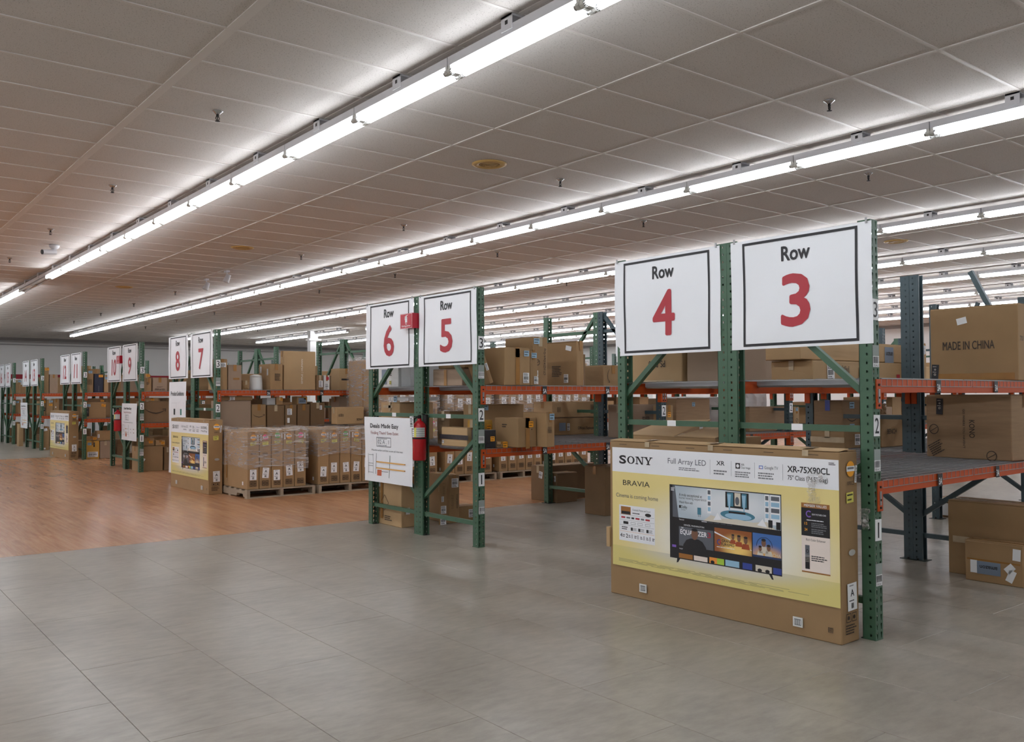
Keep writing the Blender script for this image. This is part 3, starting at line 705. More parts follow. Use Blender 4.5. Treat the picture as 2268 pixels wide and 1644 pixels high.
def carton(label, g, shade='mid', feat=(), rz=0., tape='top', cat='box', name='cardboard_box', group=None, jit=.004, tmat=None):
    dx, dy, dz = max(g['dx'], .02), max(g['dy'], .02), max(g['dz'], .02); _seed[0] += 1; sd = _seed[0]
    o = put(name, soft_box(dx, dy, dz, CB[shade], jit, sd), None, (g['x0'] + dx / 2, g['y0'] + dy / 2, g['z0']), rz); tag(o, label, cat, group)
    e = jit * 1.25 + .0008; tm = tmat or (TAPE if sd % 3 else CLEARTAPE); tw = min(.05, dx * .3, dy * .3)
    if tape:
        # top flaps meet in a seam; tape runs over it and down both ends
        f = MB(); gx = .0025
        along_x = dx >= dy
        if along_x: f.box((-dx / 2 + .003, -dy / 2 + .003, dz + e * .2), (dx / 2 - .003, -gx, dz + e), CB[shade]).box((-dx / 2 + .003, gx, dz + e * .2), (dx / 2 - .003, dy / 2 - .003, dz + e), CB[shade])
        else: f.box((-dx / 2 + .003, -dy / 2 + .003, dz + e * .2), (-gx, dy / 2 - .003, dz + e), CB[shade]).box((gx, -dy / 2 + .003, dz + e * .2), (dx / 2 - .003, dy / 2 - .003, dz + e), CB[shade])
        f.build('flap', o)
        t = MB(); dn = min(.09, dz * .4)
        if along_x:
            t.box((-dx / 2 - e, -tw / 2, dz + e), (dx / 2 + e, tw / 2, dz + e + .0006), tm)
            for s_ in (-1, 1): t.box((s_ * (dx / 2 + e) - .0004, -tw / 2, dz - dn), (s_ * (dx / 2 + e) + .0004, tw / 2, dz + e), tm)
        else:
            t.box((-tw / 2, -dy / 2 - e, dz + e), (tw / 2, dy / 2 + e, dz + e + .0006), tm)
            for s_ in (-1, 1): t.box((-tw / 2, s_ * (dy / 2 + e) - .0004, dz - dn), (tw / 2, s_ * (dy / 2 + e) + .0004, dz + e), tm)
        t.build('tape', o)
    for ft in feat:
        face, kind, cu, cv, w_, h_ = ft[:6]; ang = ft[6] if len(ft) > 6 else 0.
        # cu, cv: fractions of the face, from its lower left corner as seen
        if face == 'X': pos = (-dx / 2 - e, dy / 2 - cu * dy, cv * dz)
        else: pos = (-dx / 2 + cu * dx, -dy / 2 - e, cv * dz)
        if kind.startswith('T:') or kind.startswith('P:'):
            mb = MB(); mb.text(kind[2:], 0, -h_ / 2, h_, INK if kind[0] == 'T' else PALE, .0004, width=w_ or None, al='c', bold=.012)
            put('lettering', mb.data('lettering'), o, M4=face_m(face, pos, ang))
        elif kind == 'smile': mb = MB(); smile(mb, w_, INK if len(ft) < 8 else ft[7], .0004); put('arrow_print', mb.data('arrow_print'), o, M4=face_m(face, pos, ang))
        elif kind == 'icons':
            mb = MB()
            for i in range(2):
                for j in range(2): mb.frame(-w_ / 2 + i * w_ * .52, -h_ / 2 + j * h_ * .52, -w_ / 2 + i * w_ * .52 + w_ * .46, -h_ / 2 + j * h_ * .52 + h_ * .46, w_ * .05, INK, .0004); mb.ring(-w_ / 2 + (i * .52 + .23) * w_, -h_ / 2 + (j * .52 + .23) * h_, w_ * .12, w_ * .04, INK, .0004)
            put('symbol_print', mb.data('symbol_print'), o, M4=face_m(face, pos, ang))
        elif kind == 'lines': mb = MB(); lines(mb, -w_ / 2, -h_ / 2, w_ / 2, h_ / 2, max(2, int(h_ / .016)), INK, .0004, sd); put('small_print', mb.data('small_print'), o, M4=face_m(face, pos, ang))
        elif kind == 'ring': mb = MB(); mb.ring(0, 0, w_ / 2, .006, INK, .0004).line(-w_ * .35, -w_ * .2, w_ * .35, w_ * .2, .005, INK, .0004); put('symbol_print', mb.data('symbol_print'), o, M4=face_m(face, pos, ang))
        elif kind == 'diamond': mb = MB(); q = w_ / 2; [mb.line(a, b_, c, d, .006, INK, .0004) for a, b_, c, d in ((0, q, q, 0), (q, 0, 0, -q), (0, -q, -q, 0), (-q, 0, 0, q))]; put('symbol_print', mb.data('symbol_print'), o, M4=face_m(face, pos, ang))
        elif kind in ('tapeband', 'blackband'):
            MB().rect(-w_ / 2, -h_ / 2, w_ / 2, h_ / 2, BTAPE if kind[0] == 'b' else tm, .0004).build('tape', o).matrix_local = face_m(face, pos, ang)
        else: put('sticker', sticker(kind, w_, h_), o, M4=face_m(face, pos, ang))
    return o
def up(g, z): return dict(g, z0=g['z0'] + z)
def D(x0, y0, z0, dx, dy, dz): return dict(x0=x0, y0=y0, z0=z0, dx=dx, dy=dy, dz=dz)
E_ = .012

# ---- row 3
carton('large brown carton printed MADE IN CHINA on upper row 3 shelf', D(2.13, .06, D3, .40, .65, .565), 'mid',
       [('X', 'T:MADE IN CHINA', .45, .485, .385, .062), ('X', 'black', .055, .12, .055, .13, -.06), ('X', 'white', .38, .82, .075, .05, .2), ('X', 'tapeband', .5, .06, .6, .05), ('Y', 'T:701', .12, .55, .06, .035)])
carton('brown carton printed KONO leaning back on lower row 3 shelf', D(2.15, .085, D2, .36, .68, .485), 'rib',
       [('X', 'T:KONO', .56, .47, .135, .042, -PI / 2), ('X', "T:GO WHERE YOU HAVEN'T", .465, .47, .30, .016, -PI / 2), ('X', 'black', .175, .82, .055, .125, -.04), ('X', 'ring', .1, .45, .08, .08), ('X', 'ring', .78, .06, .08, .05), ('X', 'lines', .13, .15, .12, .1, .5)], rz=-.12)
carton('big brown carton standing on the floor behind the small amazon carton', D(2.30, -.10, 0, .27, .775, .57), 'mid', [('X', 'tapeband', .5, .48, .7, .05)], jit=.006)
carton('small brown amazon carton with upside down slate label on floor', D(2.13, .055, 0, .15, .415, .30), 'mid',
       [('X', 'amz', .42, .36, .17, .095, PI), ('X', 'white', .16, .37, .05, .095), ('X', 'white', .90, .78, .055, .085, -.05), ('X', 'white', .80, .24, .05, .09, -.4), ('X', 'white', .78, .42, .05, .07, -.8), ('X', 'tapeband', .5, .55, .38, .012)])
carton('brown carton with torn white label marked VI on far floor', FX(2067, 2104, 1107, 0, yb=1147, d=.35), 'dark', [('X', 'white', .55, .45, .2, .14), ('X', 'T:VI', .72, .5, .08, .06)])
# ---- row 4 as seen through row 3
gl = FY(1800, 2006, 799, D3, Y=1.62, d=.42)
carton('long brown carton with two white labels on upper row 4 shelf', gl, 'light', [('Y', 'ship', .17, .5, .11, .14, .05), ('Y', 'ship', .50, .42, .12, .14), ('Y', 'lines', .32, .55, .12, .12, PI / 2), ('Y', 'red', .90, .2, .06, .10)])
carton('brown carton with slate amazon label stacked on the long carton', dict(FY(1772, 2005, 752, gl['z0'] + gl['dz'] + E_, Y=1.66, d=.38)), 'light', [('Y', 'amz', .82, .42, .16, .15, PI)])
carton('slim pale carton beside the dark posts on upper row 4 shelf', FY(2041, 2051, 762, D3, Y=1.42, d=.18), 'light', [('Y', 'tag', .5, .85, .04, .08)])
gb = CC(1871, 994, D2, 1925, 1796, 957); gb['dy'] = min(gb['dy'], .7)
carton('low brown carton with barcode stickers on lower row 4 shelf', gb, 'mid', [('Y', 'ship', .5, .5, .09, .1), ('X', 'tapeband', .5, .5, .35, .05)])
gc = dict(gb, z0=gb['z0'] + gb['dz'] + E_, dx=.30, dz=.27, dy=gb['dy'] - .05, x0=gb['x0'] + .02, y0=gb['y0'] + .03)
carton('ribbed brown carton with smile arrow and blue tape on lower row 4 shelf', gc, 'rib', [('Y', 'smile', .5, .38, .2, .1), ('Y', 'blue', .5, .85, .08, .06), ('Y', 'blue', .5, .1, .08, .06)], tmat=M('blue_tape', (50, 74, 170), .3))
gn = FY(1952, 2006, 922, D2, Y=1.62, d=.4)
carton('brown carton printed BENCH on lower row 4 shelf', gn, 'mid', [('Y', 'T:BENCH', .40, .5, .17, .045)])
o = put('paper_sack', soft_box(.20, .18, .10, CB['dark'], .014, 991, 6), None, (gn['x0'] + .16, 1.8, gn['z0'] + gn['dz'] + E_)); tag(o, 'crumpled dark paper sack lying on the BENCH carton', 'sack')
g4 = FX(1372, 1510, 742, D3, X=.36, d=.48); carton('light brown carton printed PS-R upside down on upper row 4 shelf', g4, 'light', [('X', 'T:PS-R 20', .62, .40, .17, .05, PI), ('X', 'tapeband', .5, .02, .5, .02)])
g4b = FX(1513, 1604, 746, D3, X=.38, d=.5); g4b['dy'] = min(g4b['dy'], g4['y0'] - g4b['y0'] - .03); carton('plain greyish brown carton on upper row 4 shelf by the post', g4b, 'grey')
# opened carton with loose flaps
go = FX(1392, 1584, 972, D2, X=.34, d=.55); go['dz'] = max(.10, go['dz'])
o = carton('opened brown carton with raised flaps behind the large television carton', go, 'mid', tape=None, name='opened_box')
hx, hy, hz = go['dx'] / 2, go['dy'] / 2, go['dz']
for nm, pts in (('flap', [(-hx, hy, hz), (-hx, -hy * .1, hz + .0), (hx * .5, -hy * .15, hz + .12), (hx * .5, hy, hz + .10)]), ('flap', [(-hx, -hy * .15, hz + .002), (-hx, -hy, hz + .002), (hx * .4, -hy, hz + .07), (hx * .4, -hy * .2, hz + .07)])):
    mb = MB(); q = [Vector(p) for p in pts]; mb.add(q + [p + Vector((0, 0, .005)) for p in q], [(0, 1, 2, 3), (7, 6, 5, 4), (0, 4, 5, 1), (1, 5, 6, 2), (2, 6, 7, 3), (3, 7, 4, 0)], CB['light']); mb.build(nm, o)
# ---- row 5
carton('tall thin brown carton leaning against its neighbour on upper row 5 shelf', D(.262, 4.03, D3 + .02, .045, .26, .40), 'mid', [('Y', 'blue', .5, .84, .03, .09), ('Y', 'tag', .5, .42, .03, .07)]).rotation_euler = (0, math.radians(-22), 0)
gb5 = CC(1117.4, 853.5, D3, 1174, 1052, 770); gb5['dy'] = min(gb5['dy'], .40)
carton('wide brown carton with white barcode label at left of upper row 5 shelf', gb5, 'mid', [('Y', 'blue', .85, .86, .062, .055), ('Y', 'ship', .83, .20, .075, .10), ('Y', 'tapeband', .5, .5, .05, .35)])
gd = CC(1193, 854, D3, 1226, 1131, 746); gd['dy'] = min(gd['dy'], .75)
gd['y0'] = max(gd['y0'], 4.10)
carton('small brown carton with ragged flaps left of the CT-HZ54 carton', D(gb5['x0'] + gb5['dx'] + .02, 4.0, D3, gd['x0'] - gb5['x0'] - gb5['dx'] - .04, .30, .345), 'mid', [('Y', 'blue', .5, .86, .065, .05), ('Y', 'ship', .7, .15, .045, .075)])
carton('tall brown carton printed CT-HZ54-Dark Gray upright on row 5 shelf', gd, 'mid', [('Y', 'T:CT-HZ54-Dark Gray', .78, .50, .27, .026, PI / 2), ('Y', 'blue', .25, .92, .075, .055), ('Y', 'ring', .3, .48, .06, .06), ('Y', 'ship', .22, .25, .045, .06), ('Y', 'ship', .22, .10, .05, .07)])
ge = FX(1205, 1277, 757, D3, X=gd['x0'] + gd['dx'] + .42, d=.10); ge['y0'] = max(ge['y0'], 4.12)
carton('worn flat brown carton with torn label leaning on row 5 shelf', ge, 'mid', [('X', 'white', .78, .86, .09, .05, -.2), ('X', 'ship', .70, .17, .07, .09), ('X', 'lines', .42, .34, .16, .12)], jit=.007)
gx = ge['x0'] + ge['dx'] + .02
carton('thin brown carton upright behind the worn flat carton', D(gx, 4.2, D3, .05, .55, .36), 'dark', [('Y', 'blue', .5, .1, .04, .06)])
carton('dark brown board leaning beside the second row 5 frame', D(gx + .08, 4.25, D3, .03, .5, .34), 'dark', rz=.06, tape=None)
carton('brown carton with sideways smile arrow on the second row 5 bay', FY(1336, 1380, 810, D3, Y=4.42, d=.4), 'mid', [('Y', 'smile', .25, .5, .16, .1, -PI / 2)])
gm = CC(1147.5, 992, D2, 1188.5, 1096, 928)
gm['dy'] = min(gm['dy'], .55)
carton('mid brown square carton with orange sticker on lower row 5 shelf', gm, 'mid', [('Y', 'orange', .68, .80, .055, .055), ('Y', 'tapeband', .5, .5, .05, .3), ('X', 'lines', .45, .75, .08, .04), ('Y', 'ring', .72, .62, .012, .012)])
carton('long brown carton with blue label lying behind on lower row 5 shelf', D(gm['x0'] - .02, max(gm['y0'] + gm['dy'] + .03, 4.46), D2, .60, .25, .40), 'mid', [('Y', 'blue', .12, .93, .12, .05)])
gs = CC(1191, 992, D2, 1210, 1187, 915); gs['dy'] = .35; gs['x0'] = max(gs['x0'], gm['x0'] + gm['dx'] + .015)
carton('slim upright brown carton with blue sticker on lower row 5 shelf', gs, 'mid', [('Y', 'blue', .66, .88, .06, .06), ('Y', 'icons', .4, .5, .05, .06)])
gq = FY(1101, 1146, 980, D2, Y=3.99, d=.2); gq['dx'] = min(gq['dx'], gm['x0'] - gq['x0'] - .02)
carton('low brown carton marked MODEL with orange sticker on row 5 shelf edge', gq, 'light', [('Y', 'T:MODEL # 201', .36, .42, .10, .02), ('Y', 'orange', .83, .5, .055, .055)])
carton('yellowish carton with orange sticker stacked on the MODEL carton', D(.275, 4.27, D2, .20, .15, .25), 'yellow', [('Y', 'orange', .76, .72, .055, .055)], tmat=CLEARTAPE)
carton('small black and brown carton with orange sticker beside row 5 post', D(.155, 3.985, D2, max(.08, gq['x0'] - .17), .20, .17), 'black', [('Y', 'orange', .68, .5, .05, .045)], tape=None)
g = FX(979, 1047, 950, D2, X=.13, d=.13); g['y0'] = 4.22; g['dy'] = .44
carton('long brown carton wrapped in black tape inside the row 5 frame', g, 'light', [('X', 'blackband', .5, .50, .49, .045), ('X', 'ship', .08, .22, .03, .03)])
carton('dark brown carton with two small labels behind the black taped carton', D(.28, 4.74, D2, .25, .22, .33), 'dark', [('X', 'ship', .85, .3, .05, .06), ('X', 'ship', .85, .12, .05, .06)])
carton('greyish brown carton on upper row 5 shelf beneath the Row 5 sign', D(.20, 4.40, D3, .30, .52, .165), 'grey', [('X', 'tapeband', .45, .5, .05, .16)])
carton('pale brown carton stacked on the greyish carton beneath Row 5 sign', D(.24, 4.42, D3 + .165 + E_, .28, .46, .16), 'light')
g = CC(974, 1163, 0, 988.5, 944, 1072); g['dy'] = min(g['dy'], 4.93 - g['y0']); carton('upright brown carton with white stickers on floor of row 5', g, 'mid', [('Y', 'ship', .55, .36, .07, .085), ('Y', 'ship', .5, .10, .075, .09), ('Y', 'tag', .4, .62, .03, .06), ('Y', 'icons', .6, .82, .03, .1)])
g2 = D(g['x0'] + g['dx'] + .05, g['y0'] + .02, 0, .14, .42, .53); carton('taller brown carton behind the upright one on row 5 floor', g2, 'mid', [('Y', 'ship', .55, .84, .09, .1), ('Y', 'T:W06F30SSW', .75, .45, .16, .02, -PI / 2), ('Y', 'icons', .3, .45, .03, .15)])
carton('low brown carton with barcode on the floor of row 5', D(g2['x0'] + .17, g2['y0'] + .06, 0, .26, .22, .16), 'mid', [('Y', 'ship', .72, .5, .1, .09)])
# second bay of row 5 and row 6 behind
carton('greyish brown carton with round symbols on the second row 5 bay', FY(1394, 1458, 898, D2, Y=4.40, d=.35), 'grey', [('Y', 'icons', .55, .55, .12, .07)])
carton('small brown carton with orange sticker beside row 5 second post', FY(1472, 1491, 899, D2, Y=4.16, d=.18), 'mid', [('Y', 'orange', .5, .72, .055, .055)])
carton('large ribbed brown carton with blue sticker on second row 5 bay', FY(1497, 1572, 884, D2, Y=4.36, d=.45), 'rib', [('Y', 'blue', .5, .85, .055, .05), ('Y', 'ship', .72, .25, .06, .10)])
carton('plain brown carton on third row 5 bay behind the dark post', FY(1660, 1744, 903, D2, Y=4.55, d=.4), 'rib')
carton('big plain greyish carton on upper shelf of the second row 5 bay', FY(1612, 1738, 762, D3, Y=4.55, d=.4), 'grey')
carton('slim pale carton beside the tagged dark post of row 5', FY(1758, 1770, 902, D2, Y=4.58, d=.3), 'light', [('Y', 'blue', .5, .9, .05, .05), ('Y', 'ring', .5, .4, .06, .06)])
g = FY(1224, 1342, 935, D2, yb=958, d=.35); g['y0'] = 5.42; g = FY(1224, 1342, 928, D2, Y=5.55, d=.36)
carton('long brown carton with slate amazon label on lower row 6 shelf', g, 'mid', [('Y', 'slate', .17, .5, .11, .1), ('Y', 'ship', .28, .48, .045, .09), ('Y', 'T:Official Playboard', .62, .40, .30, .035)])
carton('long brown carton stacked on the slate labelled one in row 6', dict(g, z0=g['z0'] + g['dz'] + .016, dz=.19, y0=g['y0'] + .01), 'light', [('Y', 'icons', .12, .5, .06, .06), ('Y', 'lines', .75, .5, .08, .12)])
g = CC(1233.8, 1115, 0, 1279, 1211, 1050); g['dy'] = min(g['dy'], .55)
carton('brown carton with two barcode stickers on floor of row 6', g, 'dark', [('X', 'ship', .55, .84, .03, .07), ('X', 'ship', .82, .82, .035, .075)])
carton('large brown carton with tilted label behind on floor of row 6', D(g['x0'] + .02, g['y0'] + g['dy'] + .05, 0, .9, .3, .46), 'dark', [('X', 'ship', .7, .75, .07, .09, -.2)])
carton('dark brown carton beside the second double post of row 5', FY(1340, 1400, 1036, 0, Y=4.75, d=.35), 'dark')
# ---- row 6
g = CC(889, 1170, 0, 912, 836, 1060); g['dy'] = min(g['dy'], .75); g['dx'] = max(g['dx'], .25)
carton('battered brown carton with diamond mark on floor below the poster', g, 'light', [('X', 'diamond', .34, .46, .17, .17), ('X', 'lines', .5, .15, .16, .06), ('X', 'tapeband', .22, .5, .05, .4), ('Y', 'white', .3, .33, .05, .07), ('X', 'ship', .1, .86, .06, .09)], jit=.008)
g = FX(844, 885, 893, D2, X=.36, d=.45); carton('brown carton with peeling tape on lower row 6 shelf', g, 'light', [('X', 'tapeband', .4, .9, .2, .03)], jit=.006)
carton('flat white carton lying on the peeling tape carton in row 6', dict(FX(860, 904, 880, g['z0'] + g['dz'] + .025, X=.38, d=.4)), 'white', [('X', 'blue', .38, .5, .07, .07), ('X', 'tag', .14, .4, .05, .04)], tape=None)
carton('white plastic wrapped carton on upper row 6 shelf', FX(834, 882, 806, D3, X=.36, d=.4), 'white', [('X', 'slate', .38, .45, .11, .17), ('X', 'T:LE', .65, .6, .07, .05), ('X', 'yellow', .66, .2, .04, .04)], tape=None)
carton('silver grey wrapped carton beside the white one in row 6', FX(888, 909, 808, D3, X=.38, d=.4), 'silver', tape=None)

# ================================================================== PALLETS OF TELEVISION CARTONS IN THE WIDE AISLE
def pallet(x, y, W_, L_, lab):
    o = thing('wooden_pallet', lab, 'pallet', (x, y, 0), group='wooden pallets in the wide aisle')
    for i in range(3):
        sx = (W_ - .04) * i / 2
    for i in range(3):                                       # stringers with notches run along Y
        sx = (W_ - .045) * i / 2
        prof = [(0, .016), (L_, .016), (L_, .105), (0, .105)]
        n0, n1 = .16, .36
        P = [(0, .018), (n0 - .03, .018), (n0, .06), (n1, .06), (n1 + .03, .018), (L_ - n1 - .03, .018), (L_ - n1, .06), (L_ - n0, .06), (L_ - n0 + .03, .018), (L_, .018), (L_, .105), (0, .105)]
        MB().prism(P, (sx, 0, 0), (sx + .045, 0, 0), (0, 1, 0), (0, 0, 1), PWOOD).build('stringer', o)
    for i in range(7):
        y_ = (L_ - .09) * i / 6; MB().box((0, 0, 0), (W_, .09, .016), PWOOD).build('deck_board', o, loc=(0, y_, .1055))
    for i in range(3):
        y_ = (L_ - .09) * i / 2; MB().box((0, 0, 0), (W_, .09, .017), PWOOD).build('bottom_board', o, loc=(0, y_, 0))
    return o
def tv_pack(px, py, n, cw, cl, z0, h, who, grp, seed, tiers=1, film=True):
    rr = random.Random(seed)
    for t in range(tiers):
        for i in range(n):
            hh = h + rr.uniform(-.012, .012); dots = rr.choice(['dorange', 'dorange', 'dpink', 'dgreen'])
            if seed == 1: dots = ['dorange', 'dpink', 'dgreen', 'dorange', 'dpink'][i % 5]
            av = rr.uniform(.22, .36)
            ft = [('Y', 'A', .5 + rr.uniform(-.06, .06), av, .095, .145, rr.uniform(-.08, .08)), ('Y', dots, .5, .91, .08, .08), ('Y', 'strip', .12 if i % 2 else .88, .90, .02, .075, rr.uniform(-.05, .05)), ('Y', 'yellow', .5, .80, .085, .045, rr.uniform(-.2, .2)), ('Y', 'icons', .5, .10, .1, .075), ('Y', 'lines', .5, .62, .08, .03)]
            if i == 0: ft += [('X', 'tapeband', .4, .5, .04, h * .7), ('X', 'white', .88, .1, .04, .05)]
            lab = who % (NUMW[i + 1], 'lower' if t == 0 else 'upper') if isinstance(who, str) else who[i]
            carton(lab, D(px + i * (cw + .009), py + rr.uniform(0, .02), z0 + t * (h + .03), cw, cl, hh), 'mid', ft, group=grp, name='television_carton', jit=.003)
    if film:
        W_, H_ = n * (cw + .009) + .015, tiers * (h + .03)
        lo = .50 if seed == 2 else .34
        def shell(x, z): return .006 * math.sin(23 * z + 7 * x) + .005 * math.sin(41 * x + 5 * z)
        mb = MB(); nz, nn = 14, 18
        per = [(-.012 + W_ * k / nn, -.015) for k in range(nn)] + [(W_ - .004, -.015 + (cl + .05) * k / 8) for k in range(8)] + [(W_ - .004 - W_ * k / nn, cl + .035) for k in range(nn)] + [(-.012, cl + .035 - (cl + .05) * k / 8) for k in range(8)]
        N_ = len(per); vs = []
        for j in range(nz + 1):
            for k, (x, y) in enumerate(per):
                z = H_ * lo + (H_ * (1 - lo) + .012) * j / nz; e = shell(x + y, z) + .004
                cx_, cy_ = W_ / 2, cl / 2; d = Vector((x - cx_, y - cy_)).normalized()
                zz = z + (.03 * math.sin(5 * x + 3 * y) if j == 0 else 0)
                vs.append((x + d.x * e, y + d.y * e, zz))
        fs = [(j * N_ + k, j * N_ + (k + 1) % N_, (j + 1) * N_ + (k + 1) % N_, (j + 1) * N_ + k) for j in range(nz) for k in range(N_)]
        c0 = len(vs)
        for k, (x, y) in enumerate(per): vs.append((W_ / 2 + (x - W_ / 2) * .82, cl / 2 + (y - cl / 2) * .82, H_ + .022 + .006 * math.sin(9 * x + 7 * y)))
        fs += [(nz * N_ + k, nz * N_ + (k + 1) % N_, c0 + (k + 1) % N_, c0 + k) for k in range(N_)]
        mb.add(vs, fs, FILM); o = mb.build('stretch_film', None, True, loc=(px, py, z0))
        tag(o, 'clear stretch film wrapped round the television cartons on %s' % grp, 'plastic film')
P1L = ['brown television carton with orange dot at left end of nearest pallet', 'brown television carton with pink dot, second on nearest pallet', 'brown television carton with green dot in middle of nearest pallet', 'brown television carton with orange dot, fourth on nearest pallet', 'brown television carton with pink dot at right end of nearest pallet']
PN = ['the nearest pallet', 'the second pallet', 'the third pallet', 'the fourth pallet', 'the fifth pallet', 'the sixth pallet']
PX = [-.085, .99, 2.13, 3.22, 4.32, 5.42]
for i, px in enumerate(PX):
    pallet(px, 9.14, 1.02, 1.3, 'worn wooden pallet under the television cartons of %s in the aisle' % PN[i].replace('the ', ''))
tv_pack(-.075, 9.16, 5, .168, 1.26, .124, .80, P1L, PN[0], 1)
tv_pack(1.0, 9.18, 5, .172, 1.26, .124, .79, ['brown television carton on the second pallet, number %s from left' % q for q in ('one', 'two', 'three', 'four', 'five')], PN[1], 2)
for i in range(2, 6):
    tv_pack(PX[i] + .02, 9.18, 5, .18, 1.24, .124, .92, 'brown television carton with A label, %%s from left in the %%s tier of %s' % PN[i].replace('the ', ''), PN[i], 3 + i, tiers=2)
g = FY(746, 806, 903, .124 + .79 + .06, Y=9.75, d=.18); g['dx'] = min(g['dx'], 2.10 - g['x0'])
carton('long brown carton printed SONY lying on the second pallet load', g, 'light', [('Y', 'T:SONY', .84, .27, .11, .035), ('Y', 'lines', .15, .55, .05, .09, PI / 2)])

# ---- row 7
Y7 = 10.70
carton('tall brown carton with two barcodes beside the row 7 level tag', FY(482, 503.5, 796, D3, Y=Y7, d=.4), 'mid', [('Y', 'ship', .55, .82, .09, .07)])
carton('greyish brown carton with shiny tape on upper row 7 shelf', FY(505.5, 535, 809, D3, Y=Y7, d=.4), 'grey', [('Y', 'tapeband', .6, .45, .1, .03)])
carton('small brown crumpled carton beside the greyish one in row 7', FY(537.5, 552, 845, D3, Y=Y7 + .1, d=.25), 'mid', jit=.01)
o = thing('white_bin', 'white tapered plastic bin standing on upper row 7 shelf', 'bin'); q = FY(560, 588, 832, D3, Y=Y7 + .05)
o.location = (q['x0'] + q['dx'] / 2, Y7 + .18, D3); r = q['dx'] / 2
MB().lathe([(r, 0), (r, .02), (r * .9, q['dz'] * .9)], 24, CB['white']).build('body', o, True); MB().lathe([(r * .92, q['dz'] * .9), (r * .9, q['dz']), (r * .3, q['dz'] * 1.08)], 24, CB['white']).build('lid', o, True)
ge = CC(611, 863, D3, 627, 588, 808); ge['y0'] = Y7; ge['dy'] = .45
carton('brown carton with stickers and silver badge left of SIMPLE HUMAN', D(hit(598, 860, 1, Y7).x, Y7, D3, hit(626, 860, 1, Y7).x - hit(598, 860, 1, Y7).x, .45, .41), 'mid', [('X', 'tag', .2, .8, .06, .1), ('X', 'tag', .8, .7, .05, .1), ('Y', 'lines', .6, .5, .1, .12)])
carton('big flat brown carton printed SIMPLE HUMAN in white letters', FY(629, 699, 778, D3, Y=Y7 + .02, d=.14), 'light', [('Y', 'P:SIMPLE | HUMAN', .56, .48, .40, .030, PI / 2)])
carton('brown carton with a large white label right of SIMPLE HUMAN', FY(701.5, 716, 832, D3, Y=Y7, d=.3), 'dark', [('Y', 'tag', .6, .42, .07, .11)])
carton('white printed carton with red patch beside row 7 double post', FY(717.5, 730, 832, D3, Y=Y7, d=.3), 'white', [('Y', 'red', .6, .8, .05, .05), ('Y', 'ship', .5, .25, .07, .1)])
carton('brown carton with black tape band on the second row 7 bay', FY(751, 784, 817, D3, Y=Y7 + .3, d=.3), 'light', [('Y', 'blackband', .5, .5, .2, .03)])
carton('narrow brown carton right of the black banded one in row 7', FY(785.5, 800, 824, D3, Y=Y7 + .3, d=.3), 'mid')
g = FY(488, 556, 889, D2, Y=Y7, d=.4)
carton('large plain dark brown carton on lower row 7 shelf', g, 'grey')
g2 = FY(558, 589, 897, D2, Y=Y7, d=.4)
carton('brown carton with smile arrow on lower row 7 shelf', g2, 'mid', [('Y', 'smile', .5, .52, .2, .1)])
g3 = FY(591.5, 630, 899, D2, Y=Y7 + .02, d=.35)
carton('dark brown carton with small labels on lower row 7 shelf', g3, 'dark', [('X', 'tag', .6, .25, .04, .06)])
g4 = FY(632.5, 657, 898, D2, Y=Y7, d=.35); carton('dark brown carton with torn white labels on lower row 7 shelf', g4, 'dark', [('Y', 'tag', .35, .7, .08, .1), ('Y', 'white', .25, .3, .04, .08)])
g5 = FY(659.5, 686, 897, D2, Y=Y7, d=.35); carton('plain dark brown carton fourth from left on lower row 7 shelf', g5, 'dark')
g6 = FY(688, 719, 893, D2, Y=Y7 + .02, d=.35); carton('brown carton with small barcode by the row 7 double post', g6, 'dark', [('Y', 'tag', .72, .8, .04, .07)])
carton('flat brown carton lying across the large plain one in row 7', D(g['x0'] + .03, Y7 + .05, D2 + g['dz'] + E_, .5, .3, .06), 'mid', [('Y', 'tag', .35, .5, .08, .05)])
carton('white folded bag like carton on lower row 7 shelf', D(g3['x0'] + .0, Y7 + .02, D2 + g3['dz'] + E_, .14, .2, .11), 'silver', tape=None)
carton('brown carton with orange sticker stacked in lower row 7 shelf', D(g3['x0'] + .16, Y7 + .03, D2 + g3['dz'] + E_, .11, .2, .12), 'mid', [('Y', 'orange', .75, .75, .04, .04)])
carton('small brown carton with slate label and orange corner in row 7', D(g5['x0'] + .0, Y7 + .03, D2 + g5['dz'] + E_, .18, .2, .12), 'mid', [('Y', 'amz', .5, .45, .13, .09), ('Y', 'orange', .8, .75, .05, .04, -.3)])
carton('grey brown carton with white paper on second bay of row 7', FY(751, 790, 879, D2, Y=Y7 + .35, d=.3), 'grey', [('Y', 'white', .78, .75, .09, .14, .1)])
# ---- row 9
Y9 = 14.68
carton('tall brown carton with orange sticker on upper row 9 shelf', FY(317.5, 331, 828, D3, Y=Y9 + .3, d=.3), 'mid', [('Y', 'orange', .75, .9, .07, .05)])
carton('small brown carton with faint print on upper row 9 shelf', FY(324.5, 335.5, 838, D3, Y=Y9 - .02, d=.2), 'mid', [('Y', 'lines', .3, .6, .05, .06)])
carton('wide brown carton with black bottom print on upper row 9 shelf', FY(338.5, 370, 837, D3, Y=Y9, d=.35), 'grey', [('Y', 'T:PMM-61501', .5, .14, .18, .035), ('Y', 'lines', .5, .32, .12, .02)])
g = FY(315, 375, 890, D2, Y=Y9, d=.4); carton('large dark brown carton with wide smile arrow on row 9 shelf', g, 'dark', [('Y', 'smile', .5, .55, .40, .1)])
carton('flat crushed brown carton on top of the wide smile carton', D(g['x0'] + .05, Y9 + .03, D2 + g['dz'] + E_, .26, .3, .05), 'light', [('Y', 'orange', .55, .5, .06, .03)], jit=.008)
